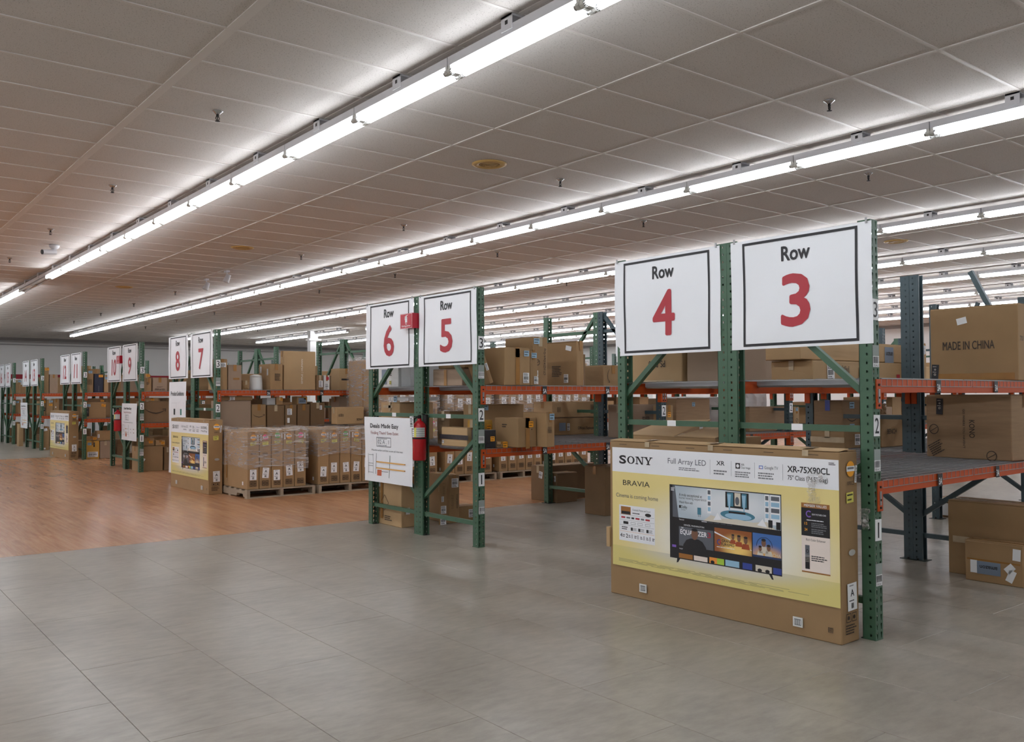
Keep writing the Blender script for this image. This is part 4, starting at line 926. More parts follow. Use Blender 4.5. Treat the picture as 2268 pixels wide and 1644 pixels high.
g = FY(306, 361, 990, 0, Y=Y9 + .10, d=.4); carton('plain brown carton with tilted white label on floor of row 9', g, 'mid', [('Y', 'white', .18, .5, .09, .045, -.5)])
g2 = FY(364, 378, 992, 0, Y=Y9 + .12, d=.35); carton('narrow dark carton on the floor right of row 9 plain carton', g2, 'dark')
gz = g['z0'] + g['dz'] + E_
carton('brown carton with orange sticker on the row 9 floor pile', D(g['x0'] + .08, Y9 + .12, gz, .22, .3, .14), 'mid', [('Y', 'orange', .7, .5, .07, .05)])
carton('small taped brown carton with orange sticker in row 9 pile', D(g['x0'] + .33, Y9 + .12, gz, .17, .25, .09), 'light', [('Y', 'orange', .75, .5, .06, .05)])
carton('taller brown carton with orange tag at the back of row 9 pile', D(g['x0'] + .30, Y9 + .58, 0, .5, .3, .62), 'mid', [('Y', 'orange', .6, .75, .07, .05)])
# ---- row 11
Y11 = 19.02
carton('tall brown carton with blue sticker on upper row 11 shelf', FY(190, 207, 818, D3, Y=Y11, d=.3), 'mid', [('Y', 'blue', .6, .88, .08, .06), ('Y', 'icons', .5, .45, .1, .12)])
carton('brown carton standing behind the blue stickered one in row 11', FY(185, 202, 811, D3, Y=Y11 + .4, d=.3), 'light')
carton('dark navy carton with orange sticker on upper row 11 shelf', FY(209, 229, 828, D3, Y=Y11, d=.25), 'navy', [('Y', 'orange', .72, .88, .09, .06), ('Y', 'P:.....', .45, .2, .12, .02, PI / 2)], tape=None)
carton('brown carton behind the navy carton on upper row 11 shelf', FY(204, 222, 818, D3, Y=Y11 + .4, d=.25), 'mid')
carton('brown carton with blue patch right of the navy carton', FY(231, 240, 832, D3, Y=Y11, d=.3), 'light', [('Y', 'blue', .5, .85, .06, .06)])
g = FY(188, 235, 892, D2, Y=Y11, d=.4); carton('wide brown carton with blue and orange stickers on row 11 shelf', g, 'mid', [('Y', 'blue', .16, .82, .09, .06), ('Y', 'orange', .88, .82, .09, .06, -.2), ('Y', 'black', .14, .42, .05, .2)])
carton('flat brown carton with orange sticker atop the wide row 11 carton', D(g['x0'] + .02, Y11 + .05, D2 + g['dz'] + E_, .42, .3, .055), 'dark', [('Y', 'orange', .85, .5, .07, .04)])
g = FY(191, 220, 978, 0, Y=Y11 + .05, d=.35); carton('yellow carton with blue sticker and barcode on row 11 floor', g, 'yellow', [('Y', 'blue', .25, .85, .08, .06), ('Y', 'ship', .5, .25, .22, .12), ('Y', 'black', .6, .8, .03, .1)])
g2 = FY(221.5, 246, 978, 0, Y=Y11 + .06, d=.35); carton('plain greyish carton right of the yellow carton on floor', g2, 'grey')
carton('brown carton with small label on the plain greyish floor carton', D(g2['x0'] - .05, Y11 + .12, g2['dz'] + E_, .33, .25, .22), 'mid', [('Y', 'tag', .1, .5, .04, .08)])
carton('thin brown carton with orange sticker on the yellow carton', D(g['x0'] + .0, Y11 + .1, g['dz'] + E_, .24, .25, .09), 'mid', [('Y', 'orange', .8, .5, .07, .05)])
# ---- rows 13 and 15
Y13, Y15 = 23.5, 27.42
carton('tall plain brown carton with orange sticker left on upper row 13 shelf', FY(94, 108.5, 814, D3, Y=Y13, d=.3), 'mid', [('Y', 'orange', .7, .93, .1, .06)])
carton('plain brown carton right of the tall one in row 13', FY(110, 128, 830, D3, Y=Y13, d=.3), 'grey')
carton('narrow brown carton with orange sticker on lower row 13 shelf', FY(93, 101.5, 886, D2, Y=Y13, d=.3), 'mid', [('Y', 'orange', .5, .88, .08, .06), ('Y', 'black', .6, .4, .05, .1)])
carton('brown carton with blue and orange stickers on lower row 13 shelf', FY(102.5, 117.5, 886, D2, Y=Y13, d=.3), 'mid', [('Y', 'blue', .7, .9, .08, .05), ('Y', 'orange', .65, .68, .08, .05)])
carton('brown carton with white sticker at right of lower row 13 shelf', FY(118.5, 131, 884, D2, Y=Y13, d=.3), 'mid', [('Y', 'white', .4, .5, .03, .03)])
carton('brown carton with torn white label on the row 13 floor', FY(95, 109.5, 946, 0, Y=Y13 - .02, d=.35), 'mid', [('Y', 'white', .35, .88, .1, .07, .2), ('Y', 'white', .3, .07, .04, .04)])
carton('yellowish brown carton with blue label on upper row 15 shelf', FY(29.5, 46, 842, D3, Y=Y15, d=.3), 'mid', [('Y', 'blue', .85, .9, .08, .05)])
carton('brown carton with blue label on lower row 15 shelf', FY(31, 46, 886, D2, Y=Y15, d=.3), 'mid', [('Y', 'blue', .5, .85, .08, .06)])
carton('dark brown carton on the floor beneath row 15 shelf', FY(31, 45, 936, 0, Y=Y15, d=.35), 'dark')
carton('light brown carton standing on floor left of the row 14 poster', FY(42, 52, 940, 0, Y=26.0, d=.3), 'light')

# ---- white plastic bundles seen between rows 5 and 6
for i, (g, lab) in enumerate(((FY(1500, 1592, 880, D2, Y=5.62, d=.4), 'white plastic wrapped bundle behind the ribbed carton of row 5'), (FY(1652, 1698, 872, D2, Y=5.75, d=.4), 'crinkled white plastic bundle seen under the Row 3 shelf'))):
    o = put('plastic_bundle', soft_box(g['dx'], g['dy'], g['dz'], CB['white'], .02, 700 + i, 8), None, (g['x0'] + g['dx'] / 2, g['y0'] + g['dy'] / 2, D2)); tag(o, lab, 'bundle')
# ---- plain cartons crowding the far shelves
_fm = []
for i in range(9):
    rr = random.Random(i + 50); _fm.append((soft_box(.62 if i % 3 == 0 else .42 if i % 3 == 1 else .30, .45, (.28, .36, .44)[i // 3], CB[('mid', 'dark', 'grey', 'mid', 'light', 'rib', 'mid', 'dark', 'mid')[i]], .005, 300 + i), (.62, .42, .30)[i % 3]))
SHW = ['mid brown wide', 'dark brown', 'greyish small', 'mid brown wide tallish', 'pale brown', 'ribbed small', 'mid brown wide tall', 'dark brown tall', 'mid brown small tall']
def fill(num, X0, Y0, bay, k0, k1, levels=(0, 1, 2)):
    rr = random.Random(num * 7); even = num % 2 == 0
    yb = Y0 + (DEP + .45 if even else .42); cnt = {}
    for k in range(k0, k1):
        for lv in levels:
            x = X0 + k * bay + .16
            while True:
                ix = rr.randrange(9); me, wd = _fm[ix]
                if x + wd > X0 + (k + 1) * bay - .06: break
                cnt[lv] = cnt.get(lv, 0) + 1
                o = put('cardboard_box', me, None, (x + wd / 2, yb + RW[num if not even else num - 1][3] * (k + .5) + rr.uniform(0, .15), (0, D2, D3)[lv] + .004), rr.uniform(-.03, .03))
                tag(o, '%s carton, %s from aisle on %s of row %d' % (SHW[ix], NUMW[cnt[lv]], ('floor', 'lower shelf', 'upper shelf')[lv], num), 'box', 'plain cartons crowding the far shelves')
                x += wd + rr.uniform(.03, .2)
RW = {r[0]: r for r in ROWS}
for num, k0, k1, lv in ((8, 0, 3, (0, 1, 2)), (10, 0, 2, (0, 1, 2)), (12, 0, 2, (0, 1, 2)), (14, 0, 2, (0, 1, 2)), (16, 0, 2, (0, 1, 2)), (7, 2, 5, (1, 2)), (9, 1, 2, (0, 1, 2)), (11, 1, 2, (0, 1, 2)), (13, 1, 2, (0, 1, 2)), (15, 1, 2, (0, 1, 2)),
                        (6, 3, 5, (0, 1, 2)), (5, 3, 5, (1, 2)), (4, 2, 4, (1, 2))):
    r = RW[num if num % 2 else num - 1]; fill(num, r[1], r[2], r[4], k0, k1, lv)
fill(6, .07, 3.965, 2.7, 2, 3, (0, 1, 2)) if False else None

# ================================================================== TELEVISION CARTONS AT THE RACK ENDS
def grad_mat(name, ca, cb_, cx, cy, rx, ry):
    mt, nt, b = newmat(name); N, L = nt.nodes, nt.links
    tc = N.new('ShaderNodeTexCoord'); mp = N.new('ShaderNodeMapping'); mp.inputs['Location'].default_value = (-cx / rx, -cy / ry, 0); mp.inputs['Scale'].default_value = (1 / rx, 1 / ry, 0)
    gr = N.new('ShaderNodeTexGradient'); gr.gradient_type = 'SPHERICAL'; cr = N.new('ShaderNodeValToRGB')
    cr.color_ramp.interpolation = 'EASE'; cr.color_ramp.elements[0].color = rgb(*ca); cr.color_ramp.elements[1].color = rgb(*cb_); cr.color_ramp.elements[1].position = .75
    L.new(tc.outputs['Object'], mp.inputs[0]); L.new(mp.outputs[0], gr.inputs[0]); L.new(gr.outputs['Fac'], cr.inputs[0]); L.new(cr.outputs[0], b.inputs['Base Color'])
    b.inputs['Roughness'].default_value = .38; return mt
YEL = grad_mat('print_yellow', (232, 213, 142), (240, 238, 228), 1.0, .46, 1.0, .42)
YELF = grad_mat('print_yellow_floor', (220, 206, 130), (214, 210, 200), .95, .36, .95, .13)
PW = M('print_white', (236, 237, 240), .38)
PB = M('print_black', (26, 26, 30), .3)
PG = M('print_grey', (92, 96, 104), .35); PROOM = grad_mat('print_room', (176, 190, 200), (224, 228, 232), 1.05, .72, .5, .16)
PT = M('print_teal', (70, 128, 150), .35); PSKY = grad_mat('print_sky', (66, 110, 176), (224, 170, 96), 1.32, .43, .17, .09)
PGOLD = grad_mat('print_gold', (150, 86, 42), (246, 208, 120), 1.10, .46, .16, .10); PORG = M('print_orange', (236, 150, 60), .4); PLIME = M('print_lime', (170, 204, 70), .4)
PSKIN = M('print_skin_tone', (122, 86, 66), .4); PBR = M('print_bronze', (158, 104, 44), .35); PPINK = M('print_pale_pink', (236, 222, 212), .4); PLB = M('print_light_blue', (150, 190, 214), .4); PCREAM = M('print_cream', (214, 206, 190), .4)
CLIPM = M('plastic_clip', (214, 214, 210), .35)
def serif_sony(mb, x, y, h, w_, mat, z):
    k = w_ / 4.0; t = .17 * w_ / 4 * 1.25; hs = h * .12                      # slab serif letters drawn from strokes
    # S
    mb.text('S', x, y, h, mat, z, width=k * .80, bold=.05); mb.rect(x + k * .70, y + h * .66, x + k * .78, y + h, mat, z + .0002); mb.rect(x + k * .02, y, x + k * .10, y + h * .34, mat, z + .0002)
    # O
    for i in range(28):
        a, b_ = 2 * PI * i / 28, 2 * PI * (i + 1) / 28; ox, oy = x + k * 1.42, y + h / 2
        mb.add([(ox + k * .46 * math.cos(a), oy + h * .5 * math.sin(a), z), (ox + k * .46 * math.cos(b_), oy + h * .5 * math.sin(b_), z), (ox + k * .25 * math.cos(b_), oy + h * .40 * math.sin(b_), z), (ox + k * .25 * math.cos(a), oy + h * .40 * math.sin(a), z)], [(0, 1, 2, 3)], mat)
    # N
    nx = x + k * 1.98
    mb.rect(nx + k * .12, y, nx + k * .22, y + h, mat, z); mb.rect(nx + k * .80, y, nx + k * .90, y + h, mat, z)
    mb.add([(nx + k * .12, y + h, z), (nx + k * .36, y + h, z), (nx + k * .90, y, z), (nx + k * .70, y, z)], [(0, 3, 2, 1)], mat)
    for a, b_, c in ((0, .34, 0), (.68, 1.0, h - hs), (0, .3, h - hs)): mb.rect(nx + k * a, y + c, nx + k * b_, y + c + hs, mat, z)
    # Y
    yx = x + k * 3.02
    mb.rect(yx + k * .40, y, yx + k * .60, y + h * .46, mat, z)
    mb.add([(yx + k * .06, y + h, z), (yx + k * .30, y + h, z), (yx + k * .58, y + h * .40, z), (yx + k * .42, y + h * .40, z)], [(0, 3, 2, 1)], mat)
    mb.add([(yx + k * .76, y + h, z), (yx + k * .90, y + h, z), (yx + k * .60, y + h * .40, z), (yx + k * .50, y + h * .40, z)], [(0, 3, 2, 1)], mat)
    for a, b_, c in ((0, .40, h - hs), (.66, 1.0, h - hs), (.28, .72, 0)): mb.rect(yx + k * a, y + c, yx + k * b_, y + c + hs, mat, z)
def tv_front(mb, model, size):
    z = [0.]
    def up_(): z[0] += .0004; return z[0]
    mb.rect(.03, .873, 1.797, 1.045, PW, up_()); mb.rect(.03, .209, 1.797, .873, YEL, z[0]); a = up_(); mb.rect(.03, .209, 1.797, .350, YELF, a)
    a = up_()
    serif_sony(mb, .101, .934, .054, .307, PB, a)
    mb.text('Full Array LED', .546, .957, .036, PG, a, width=.318); lines(mb, .64, .915, .82, .938, 2, GREYINK, a, 3)
    for u in (.897, 1.062, 1.235, 1.433): mb.rect(u - .0008, .905, u + .0008, 1.0, GREYINK, a)
    mb.text('XR', .948, .968, .027, PB, a, width=.062, bold=.02); lines(mb, .925, .905, 1.04, .94, 2, GREYINK, a, 5)
    mb.rect(1.094, .955, 1.128, .990, PB, a); mb.disc(1.111, .9725, .011, PW, a + .0004); mb.text('XR', 1.135, .975, .013, PB, a); mb.text('Clear Image', 1.135, .957, .013, PB, a, width=.068); lines(mb, 1.09, .90, 1.21, .94, 3, GREYINK, a, 6)
    mb.frame(1.267, .964, 1.295, .984, .004, M('logo_blue', (66, 110, 200), .4), a); mb.rect(1.267, .964, 1.281, .967, RED, a + .0004); mb.text('Google TV', 1.306, .965, .018, PG, a, width=.095); lines(mb, 1.26, .90, 1.40, .945, 3, GREYINK, a, 7)
    mb.text(model, 1.466, .958, .035, PB, a, width=.275, bold=.03); mb.text(size, 1.467, .912, .026, PB, a, width=.262, bold=.006)
    mb.text('BRAVIA', .133, .781, .036, PB, a, width=.25); mb.text('Cinema is coming home', .066, .694, .027, PG, a, width=.39)
    lines(mb, .088, .240, 1.735, .264, 4, M('fine_print', (170, 160, 110), .5), a, 9)
    # feature card
    mb.rect(.094, .390, .427, .640, PW, a); b_ = a + .0004
    mb.rect(.112, .575, .205, .630, PGOLD if False else PBR, b_); mb.rect(.118, .578, .20, .598, PB, b_ + .0003)
    mb.text('Cinematic Picture and Sound', .222, .607, .013, PB, b_, width=.165); lines(mb, .222, .583, .31, .596, 1, PB, b_, 4); mb.disc(.366, .588, .028, PB, b_, 18, .012)
    for v in (.572, .536, .500, .455): mb.rect(.10, v, .42, v + .0014, PORG if v == .455 else GREYINK, b_)
    xx = .115
    for i, (w_, m_) in enumerate(((.038, RED), (.035, GREYINK), (.026, PB), (.038, RED), (.03, GREYINK), (.04, RED))): mb.rect(xx, .548, xx + w_, .560, m_, b_); xx += w_ + .012
    mb.rect(.135, .508, .182, .527, PB, b_)
    for xx in (.205, .27, .34): mb.frame(xx, .510, xx + .045, .526, .002, GREYINK, b_)
    lines(mb, .12, .466, .175, .492, 2, PB, b_, 2)
    for xx in (.205, .275, .35): mb.rect(xx, .466, xx + .02, .488, PB, b_); lines(mb, xx + .024, .466, xx + .055, .488, 3, GREYINK, b_, 2)
    for i, t in enumerate('421111'): mb.text(t, .105 + .055 * i, .413, .027, PB, b_, bold=.02); lines(mb, .128 + .055 * i, .414, .15 + .055 * i, .436, 2, PB, b_, i)
    # pictured television
    mb.rect(.559, .330, 1.421, .818, PB, a); b_ = a + .0004; c = a + .0008; d = a + .0012
    mb.rect(.575, .603, 1.417, .812, PROOM, b_); mb.add([(.563, .603, c), (.635, .603, c), (.605, .812, c), (.563, .812, c)], [(0, 1, 2, 3)], PG); mb.rect(.563, .603, .585, .812, PB, d)
    lines(mb, .572, .775, .608, .80, 3, PW, d + .0003, 5)
    mb.text('A truly exceptional at', .64, .747, .018, PB, c, width=.19, bold=.01); mb.text('home viewing experience', .64, .728, .017, PG, c, width=.225); mb.text('Watch Now with', .64, .699, .016, PB, c, width=.115); mb.text('Dolby', .658, .667, .019, PB, c, width=.05); mb.rect(.640, .667, .655, .686, PB, c); mb.text('ATMOS', .658, .653, .008, PG, c, width=.035)
    mb.rect(1.015, .706, 1.19, .805, PB, c); mb.rect(1.03, .715, 1.075, .80, PT, d); mb.rect(1.085, .72, 1.13, .802, PCREAM, d); mb.disc(1.105, .752, .016, PG, d + .0003, 14, .026); mb.rect(1.14, .715, 1.175, .80, PT, d)
    for xx in (1.045, 1.155): mb.add([(xx - .016, .79, d + .0004), (xx + .014, .79, d + .0004), (xx + .005, .69, d + .0004), (xx - .003, .69, d + .0004)], [(0, 3, 2, 1)], PLB)
    mb.disc(1.105, .662, .13, PT, c, 28, .030); mb.disc(1.11, .655, .10, PLB, c + .0002, 28, .02); mb.rect(1.04, .672, 1.165, .684, PB, d)
    mb.poly([(.84, .603), (.90, .645), (.99, .630), (1.10, .638), (1.22, .630), (1.32, .645), (1.38, .603)], PCREAM, d); mb.poly([(.92, .615), (.955, .665), (.985, .622)], PW, d + .0003); mb.poly([(1.25, .618), (1.29, .66), (1.32, .612)], PW, d + .0003)
    for x0_ in (.872, 1.305, 1.345):
        w_ = .032 if x0_ != 1.345 else .068
        mb.rect(x0_, .655 if x0_ < 1 else .63, x0_ + w_, .81, PW, c)
        for j in range(4): mb.rect(x0_ + .005, .668 + j * .036, x0_ + w_ - .005, .694 + j * .036, PG if j % 2 else PLB, d)
    for xx, yy in ((.793, .638), (1.33, .613), (1.385, .606)): mb.rect(xx, yy, xx + .03, yy + .045, PT if xx < 1 else PB, d + .0005); mb.rect(xx + .006, yy - .015, xx + .009, yy, PB, d); mb.rect(xx + .02, yy - .015, xx + .023, yy, PB, d)
    mb.rect(.825, .594, .868, .598, PW, b_)
    for i in range(4): mb.rect(.875 + .05 * i, .5945, .915 + .05 * i, .597, PG, b_)
    mb.text('Featured', .64, .587, .009, PW, b_, width=.04); mb.text('Included', .64, .395, .009, PW, b_, width=.04)
    mb.rect(.578, .402, .612, .418, M('print_violet', (130, 96, 190), .4), b_)
    mb.text('DENZEL WASHINGTON', .68, .553, .010, PW, b_, width=.165)
    mb.rect(.637, .418, .918, .545, PG, b_); mb.text('THE', .655, .533, .009, PW, c, width=.02, bold=.02); mb.text('EQUA', .65, .497, .030, PW, c, width=.10, bold=.03); mb.text('ZER', .795, .497, .030, PW, c, width=.072, bold=.03); mb.text('3', .872, .496, .032, RED, c, width=.026, bold=.03)
    mb.poly([(.665, .385), (.675, .43), (.70, .462), (.735, .475), (.80, .475), (.832, .462), (.858, .43), (.872, .385)], PB, d); mb.disc(.768, .505, .027, PSKIN, d + .0003, 18, .036); mb.disc(.768, .534, .025, PB, d + .0005, 14, .010)
    mb.rect(.927, .420, 1.209, .569, PGOLD, b_); mb.add([(.927, .545, c), (.927, .535, c), (1.209, .455, c), (1.209, .458, c)], [(0, 1, 2, 3)], PW)
    for xx, yy, s_ in ((1.07, .523, .85), (1.115, .519, 1.), (1.165, .513, 1.1)): mb.poly([(xx - .028 * s_, yy - .05 * s_), (xx - .02 * s_, yy - .02 * s_), (xx + .02 * s_, yy - .02 * s_), (xx + .028 * s_, yy - .05 * s_)], M('print_rust', (166, 76, 40), .4), d); mb.disc(xx, yy, .013 * s_, PSKIN, d + .0003, 14, .021 * s_); mb.disc(xx, yy + .016 * s_, .013 * s_, PB, d + .0004, 12, .007 * s_)
    mb.ring(.965, .480, .018, .007, M('print_blue', (50, 70, 150), .4), d, 14, PI * .4, PI * 1.6); mb.rect(.968, .464, .976, .492, RED, d)
    mb.text('GRAN', .985, .483, .017, PB, d, width=.062, bold=.02); mb.text('TURISMO', .975, .461, .017, PB, d, width=.105, bold=.02); lines(mb, .945, .445, 1.09, .453, 1, PW, d, 6)
    mb.rect(1.216, .424, 1.417, .570, PSKY, b_); mb.ring(1.30, .492, .058, .003, PB, c, 24, 0, PI)
    for xx, yy, s_ in ((1.295, .515, 1.15), (1.27, .478, .8), (1.33, .487, .95)): mb.poly([(xx - .03 * s_, yy - .055 * s_), (xx - .02 * s_, yy - .02 * s_), (xx + .02 * s_, yy - .02 * s_), (xx + .03 * s_, yy - .055 * s_)], PCREAM, c); mb.disc(xx, yy, .014 * s_, PSKIN, d, 14, .021 * s_); mb.disc(xx, yy + .015 * s_, .014 * s_, PB, d + .0003, 12, .008 * s_)
    mb.rect(1.216, .424, 1.417, .437, M('print_navy', (34, 52, 92), .4), d); mb.text('UNCHA', 1.317, .440, .019, PCREAM, d + .0003, width=.098, bold=.01)
    for x0_, x1_, m_ in ((.635, .75, PBR), (.76, .87, PPINK), (.885, .945, PORG), (.945, 1.0, PLIME), (1.01, 1.115, PLB), (1.14, 1.21, M('print_blue', (50, 70, 150), .4)), (1.235, 1.35, PCREAM), (1.36, 1.417, M('print_blue', (50, 70, 150), .4))): mb.rect(x0_, .337, x1_, .375 if x0_ > .87 else .368, m_, b_)
    for xx in (.91, 1.265, 1.32): mb.disc(xx, .345, .016, PB, c, 12, .011)
    mb.poly([(.62, .330), (.645, .330), (.628, .305), (.615, .302)], PB, a); mb.poly([(1.33, .330), (1.352, .330), (1.362, .302), (1.350, .302)], PB, a)
    # member panel
    mb.rect(1.555, .383, 1.738, .785, PPINK, a); mb.rect(1.555, .757, 1.738, .785, PBR, b_); mb.text('MEMBER VALUES', 1.647, .764, .014, PW, c, width=.145, al='c', bold=.015)
    mb.rect(1.555, .594, 1.738, .757, PB, b_); mb.ring(1.605, .722, .020, .007, M('print_violet', (130, 96, 190), .4), c, 18, PI * .25, PI * 1.75); mb.text('SONY PICTURES CORE', 1.625, .717, .009, PW, c, width=.09); lines(mb, 1.59, .682, 1.70, .691, 1, PW, c, 2)
    mb.text('15', 1.576, .658, .015, LORNG, c, width=.018, bold=.02); mb.text('24', 1.576, .623, .015, LORNG, c, width=.018, bold=.02); lines(mb, 1.62, .645, 1.725, .675, 3, GREYINK, c, 4); lines(mb, 1.62, .608, 1.725, .640, 3, GREYINK, c, 5)
    mb.text('Rich Color Enhancer', 1.585, .566, .013, PB, b_, width=.125); mb.rect(1.578, .402, 1.607, .540, PG, b_); mb.rect(1.578, .402, 1.607, .47, PB, c); mb.ring(1.5925, .505, .010, .004, PB, c)
    for j in range(5):
        for i in range(3): mb.disc(1.584 + i * .0085, .445 + j * .009, .0022, PCREAM, d, 6)
    lines(mb, 1.618, .45, 1.725, .485, 3, PB, b_, 3); mb.rect(1.555, .381, 1.738, .389, PBR, c)
    lines(mb, 1.735, 1.012, 1.78, 1.03, 2, PB, a, 3); mb.frame(1.718, .060, 1.748, .089, .0025, INK, 0.0004); lines(mb, 1.722, .064, 1.744, .086, 3, INK, .0006, 2)
def tv_carton(label, p0, p1, H, T, model, size, wad=False, small=False):
    p0, p1 = Vector(p0), Vector(p1); L = (p1 - p0).length; rz = math.atan2(-(p1 - p0).x, (p1 - p0).y)
    o = thing('television_carton', label, 'box', (p0.x, p0.y, 0), rz, 'television cartons standing at the rack ends')
    me = soft_box(T, L, H, CB['mid'], .0025, int(L * 1000), 5); put('body', me, o, (T / 2, L / 2, 0))
    e = .006
    mb = MB(); tv_front(mb, model, size); k = Matrix.Diagonal((L / 1.8, H / 1.088, 1, 1))
    put('front_print', mb.data('front_print'), o, M4=face_m('X', (-e, L, 0)) @ k)
    # folded top flaps, slightly raised and taped
    f = MB(); f.add([(-.002, .006, H + .003), (T * .55, .004, H + .014), (T * .55, L - .004, H + .012), (-.002, L - .006, H + .003), (-.002, .006, H + .007), (T * .55, .004, H + .018), (T * .55, L - .004, H + .016), (-.002, L - .006, H + .007)], [(0, 1, 2, 3), (7, 6, 5, 4), (0, 4, 5, 1), (1, 5, 6, 2), (2, 6, 7, 3), (3, 7, 4, 0)], CB['light'])
    f.build('flap', o); MB().box((T * .5, .004, H + .002), (T, L - .004, H + .007), CB['mid']).build('flap', o)
    for y_ in (.12, .5, .8): MB().box((-e - .0006, L * y_ - .02, H - .03), (-e, L * y_ + .02, H + .004), CLEARTAPE).box((-e, L * y_ - .03, H + .017), (T * .6, L * y_ + .03, H + .0185), CLEARTAPE).build('tape', o)
    sl = MB()
    for i in range(6): sl.rect(.10 + i * .3, 1.066, .17 + i * .3, 1.069, INK, .0003)
    put('slot_print', sl.data('slot_print'), o, M4=face_m('X', (-e, L, 0)) @ k)
    for u in (.317, 1.525):                                    # moulded plastic clips
        c = MB().box((-.032, -.028, 0), (.032, .028, .006), CLIPM).box((-.022, -.018, .006), (.022, .018, .0064), PG)
        for i in range(4): c.box((-.018 + i * .011, -.014, .0064), (-.013 + i * .011, .014, .009), CLIPM)
        put('corner_clip', c.data('corner_clip'), o, M4=face_m('X', (-e, L - u * L / 1.8, .082)))
    # narrow side: stickers, hand hole
    s_ = MB(); s_.disc(0, 0, .045, LORNG, .0008, 28); s_.rect(-.045, -.014, .045, .016, WHITE, .0014); s_.rect(-.035, -.002, .035, .010, GREYINK, .0018)
    put('sticker', s_.data('sticker'), o, M4=face_m('Y', (T * .55, -e, H * .91)))
    for kind, u, v, w_, h_, a in (('strip', .86, .88, .02, .10, -.12), ('yellow', .5, .76, .075, .06, .05), ('A', .56, .24, .10, .155, .03)): put('sticker', sticker(kind, w_, h_), o, M4=face_m('Y', (T * u, -e, H * v), a))
    hnd = MB().disc(0, 0, .036, M('hand_hole', (176, 176, 170), .6), .0006, 20, .018); put('hand_hole', hnd.data('hand_hole'), o, M4=face_m('Y', (T * .58, -e, H * .47)))
    pr_ = MB(); lines(pr_, -.06, -.03, .06, .03, 4, INK, .0004, 3)
    for i in range(2): pr_.frame(-.055 + i * .06, .04, -.005 + i * .06, .09, .004, INK, .0004); pr_.disc(-.03 + i * .06, .065, .012, INK, .0004, 10)
    put('symbol_print', pr_.data('symbol_print'), o, M4=face_m('Y', (T * .5, -e, .08)))
    t = MB().text('X90CL', 0, 0, .022, INK, .0004, width=.075, al='c'); put('lettering', t.data('lettering'), o, M4=face_m('Y', (T * .55, -e, H * .825)))
    if wad:
        rr = random.Random(4); mb = MB(); n = 9
        for (cy, cz, w_, h_) in ((.145, .94, .10, .07), (.165, .86, .05, .12), (.15, .80, .07, .06)):
            vs = [(-e - .006 - rr.uniform(0, .022), cy + w_ * (i / n - .5) + rr.uniform(-.004, .004), cz + h_ * (j / n - .5) + rr.uniform(-.004, .004)) for j in range(n + 1) for i in range(n + 1)]
            mb.add(vs, [(j * (n + 1) + i, j * (n + 1) + i + 1, (j + 1) * (n + 1) + i + 1, (j + 1) * (n + 1) + i) for j in range(n) for i in range(n)], FILM)
        mb.build('plastic_wad', o)
        MB().box((-e - .012, L - .01, .33), (.03, L + .022, .47), CB['light']).build('torn_flap', o)
    return o
tv_carton('large television carton with yellow print leaning at Row 4 and Row 3', (-.232, .072), (-.285, 1.862), 1.088, .19, 'XR-75X90CL', '75" Class (74.5" diag)', True)
tv_carton('mid sized television carton with yellow print below Row 7 sign', (-.305, 10.02), (-.315, 11.70), 1.07, .20, 'XR-75X90CL', '75" Class (74.5" diag)')
tv_carton('far small looking television carton with yellow print below Row 12 sign', (-.24, 19.16), (-.30, 20.85), 1.08, .20, 'XR-75X90CL', '75" Class (74.5" diag)')
o = thing('crumpled_plastic', 'crumpled clear plastic scrap stuck on the Row 3 post', 'plastic scrap', (-.012, .045, .70))
rr = random.Random(9); mb = MB(); n = 8
vs = [(rr.uniform(-.02, .008), .05 * (i / n - .5) + rr.uniform(-.008, .008), .12 * (j / n - .5) + rr.uniform(-.008, .008)) for j in range(n + 1) for i in range(n + 1)]
mb.add(vs, [(j * (n + 1) + i, j * (n + 1) + i + 1, (j + 1) * (n + 1) + i + 1, (j + 1) * (n + 1) + i) for j in range(n) for i in range(n)], FILM); mb.build('film', o)

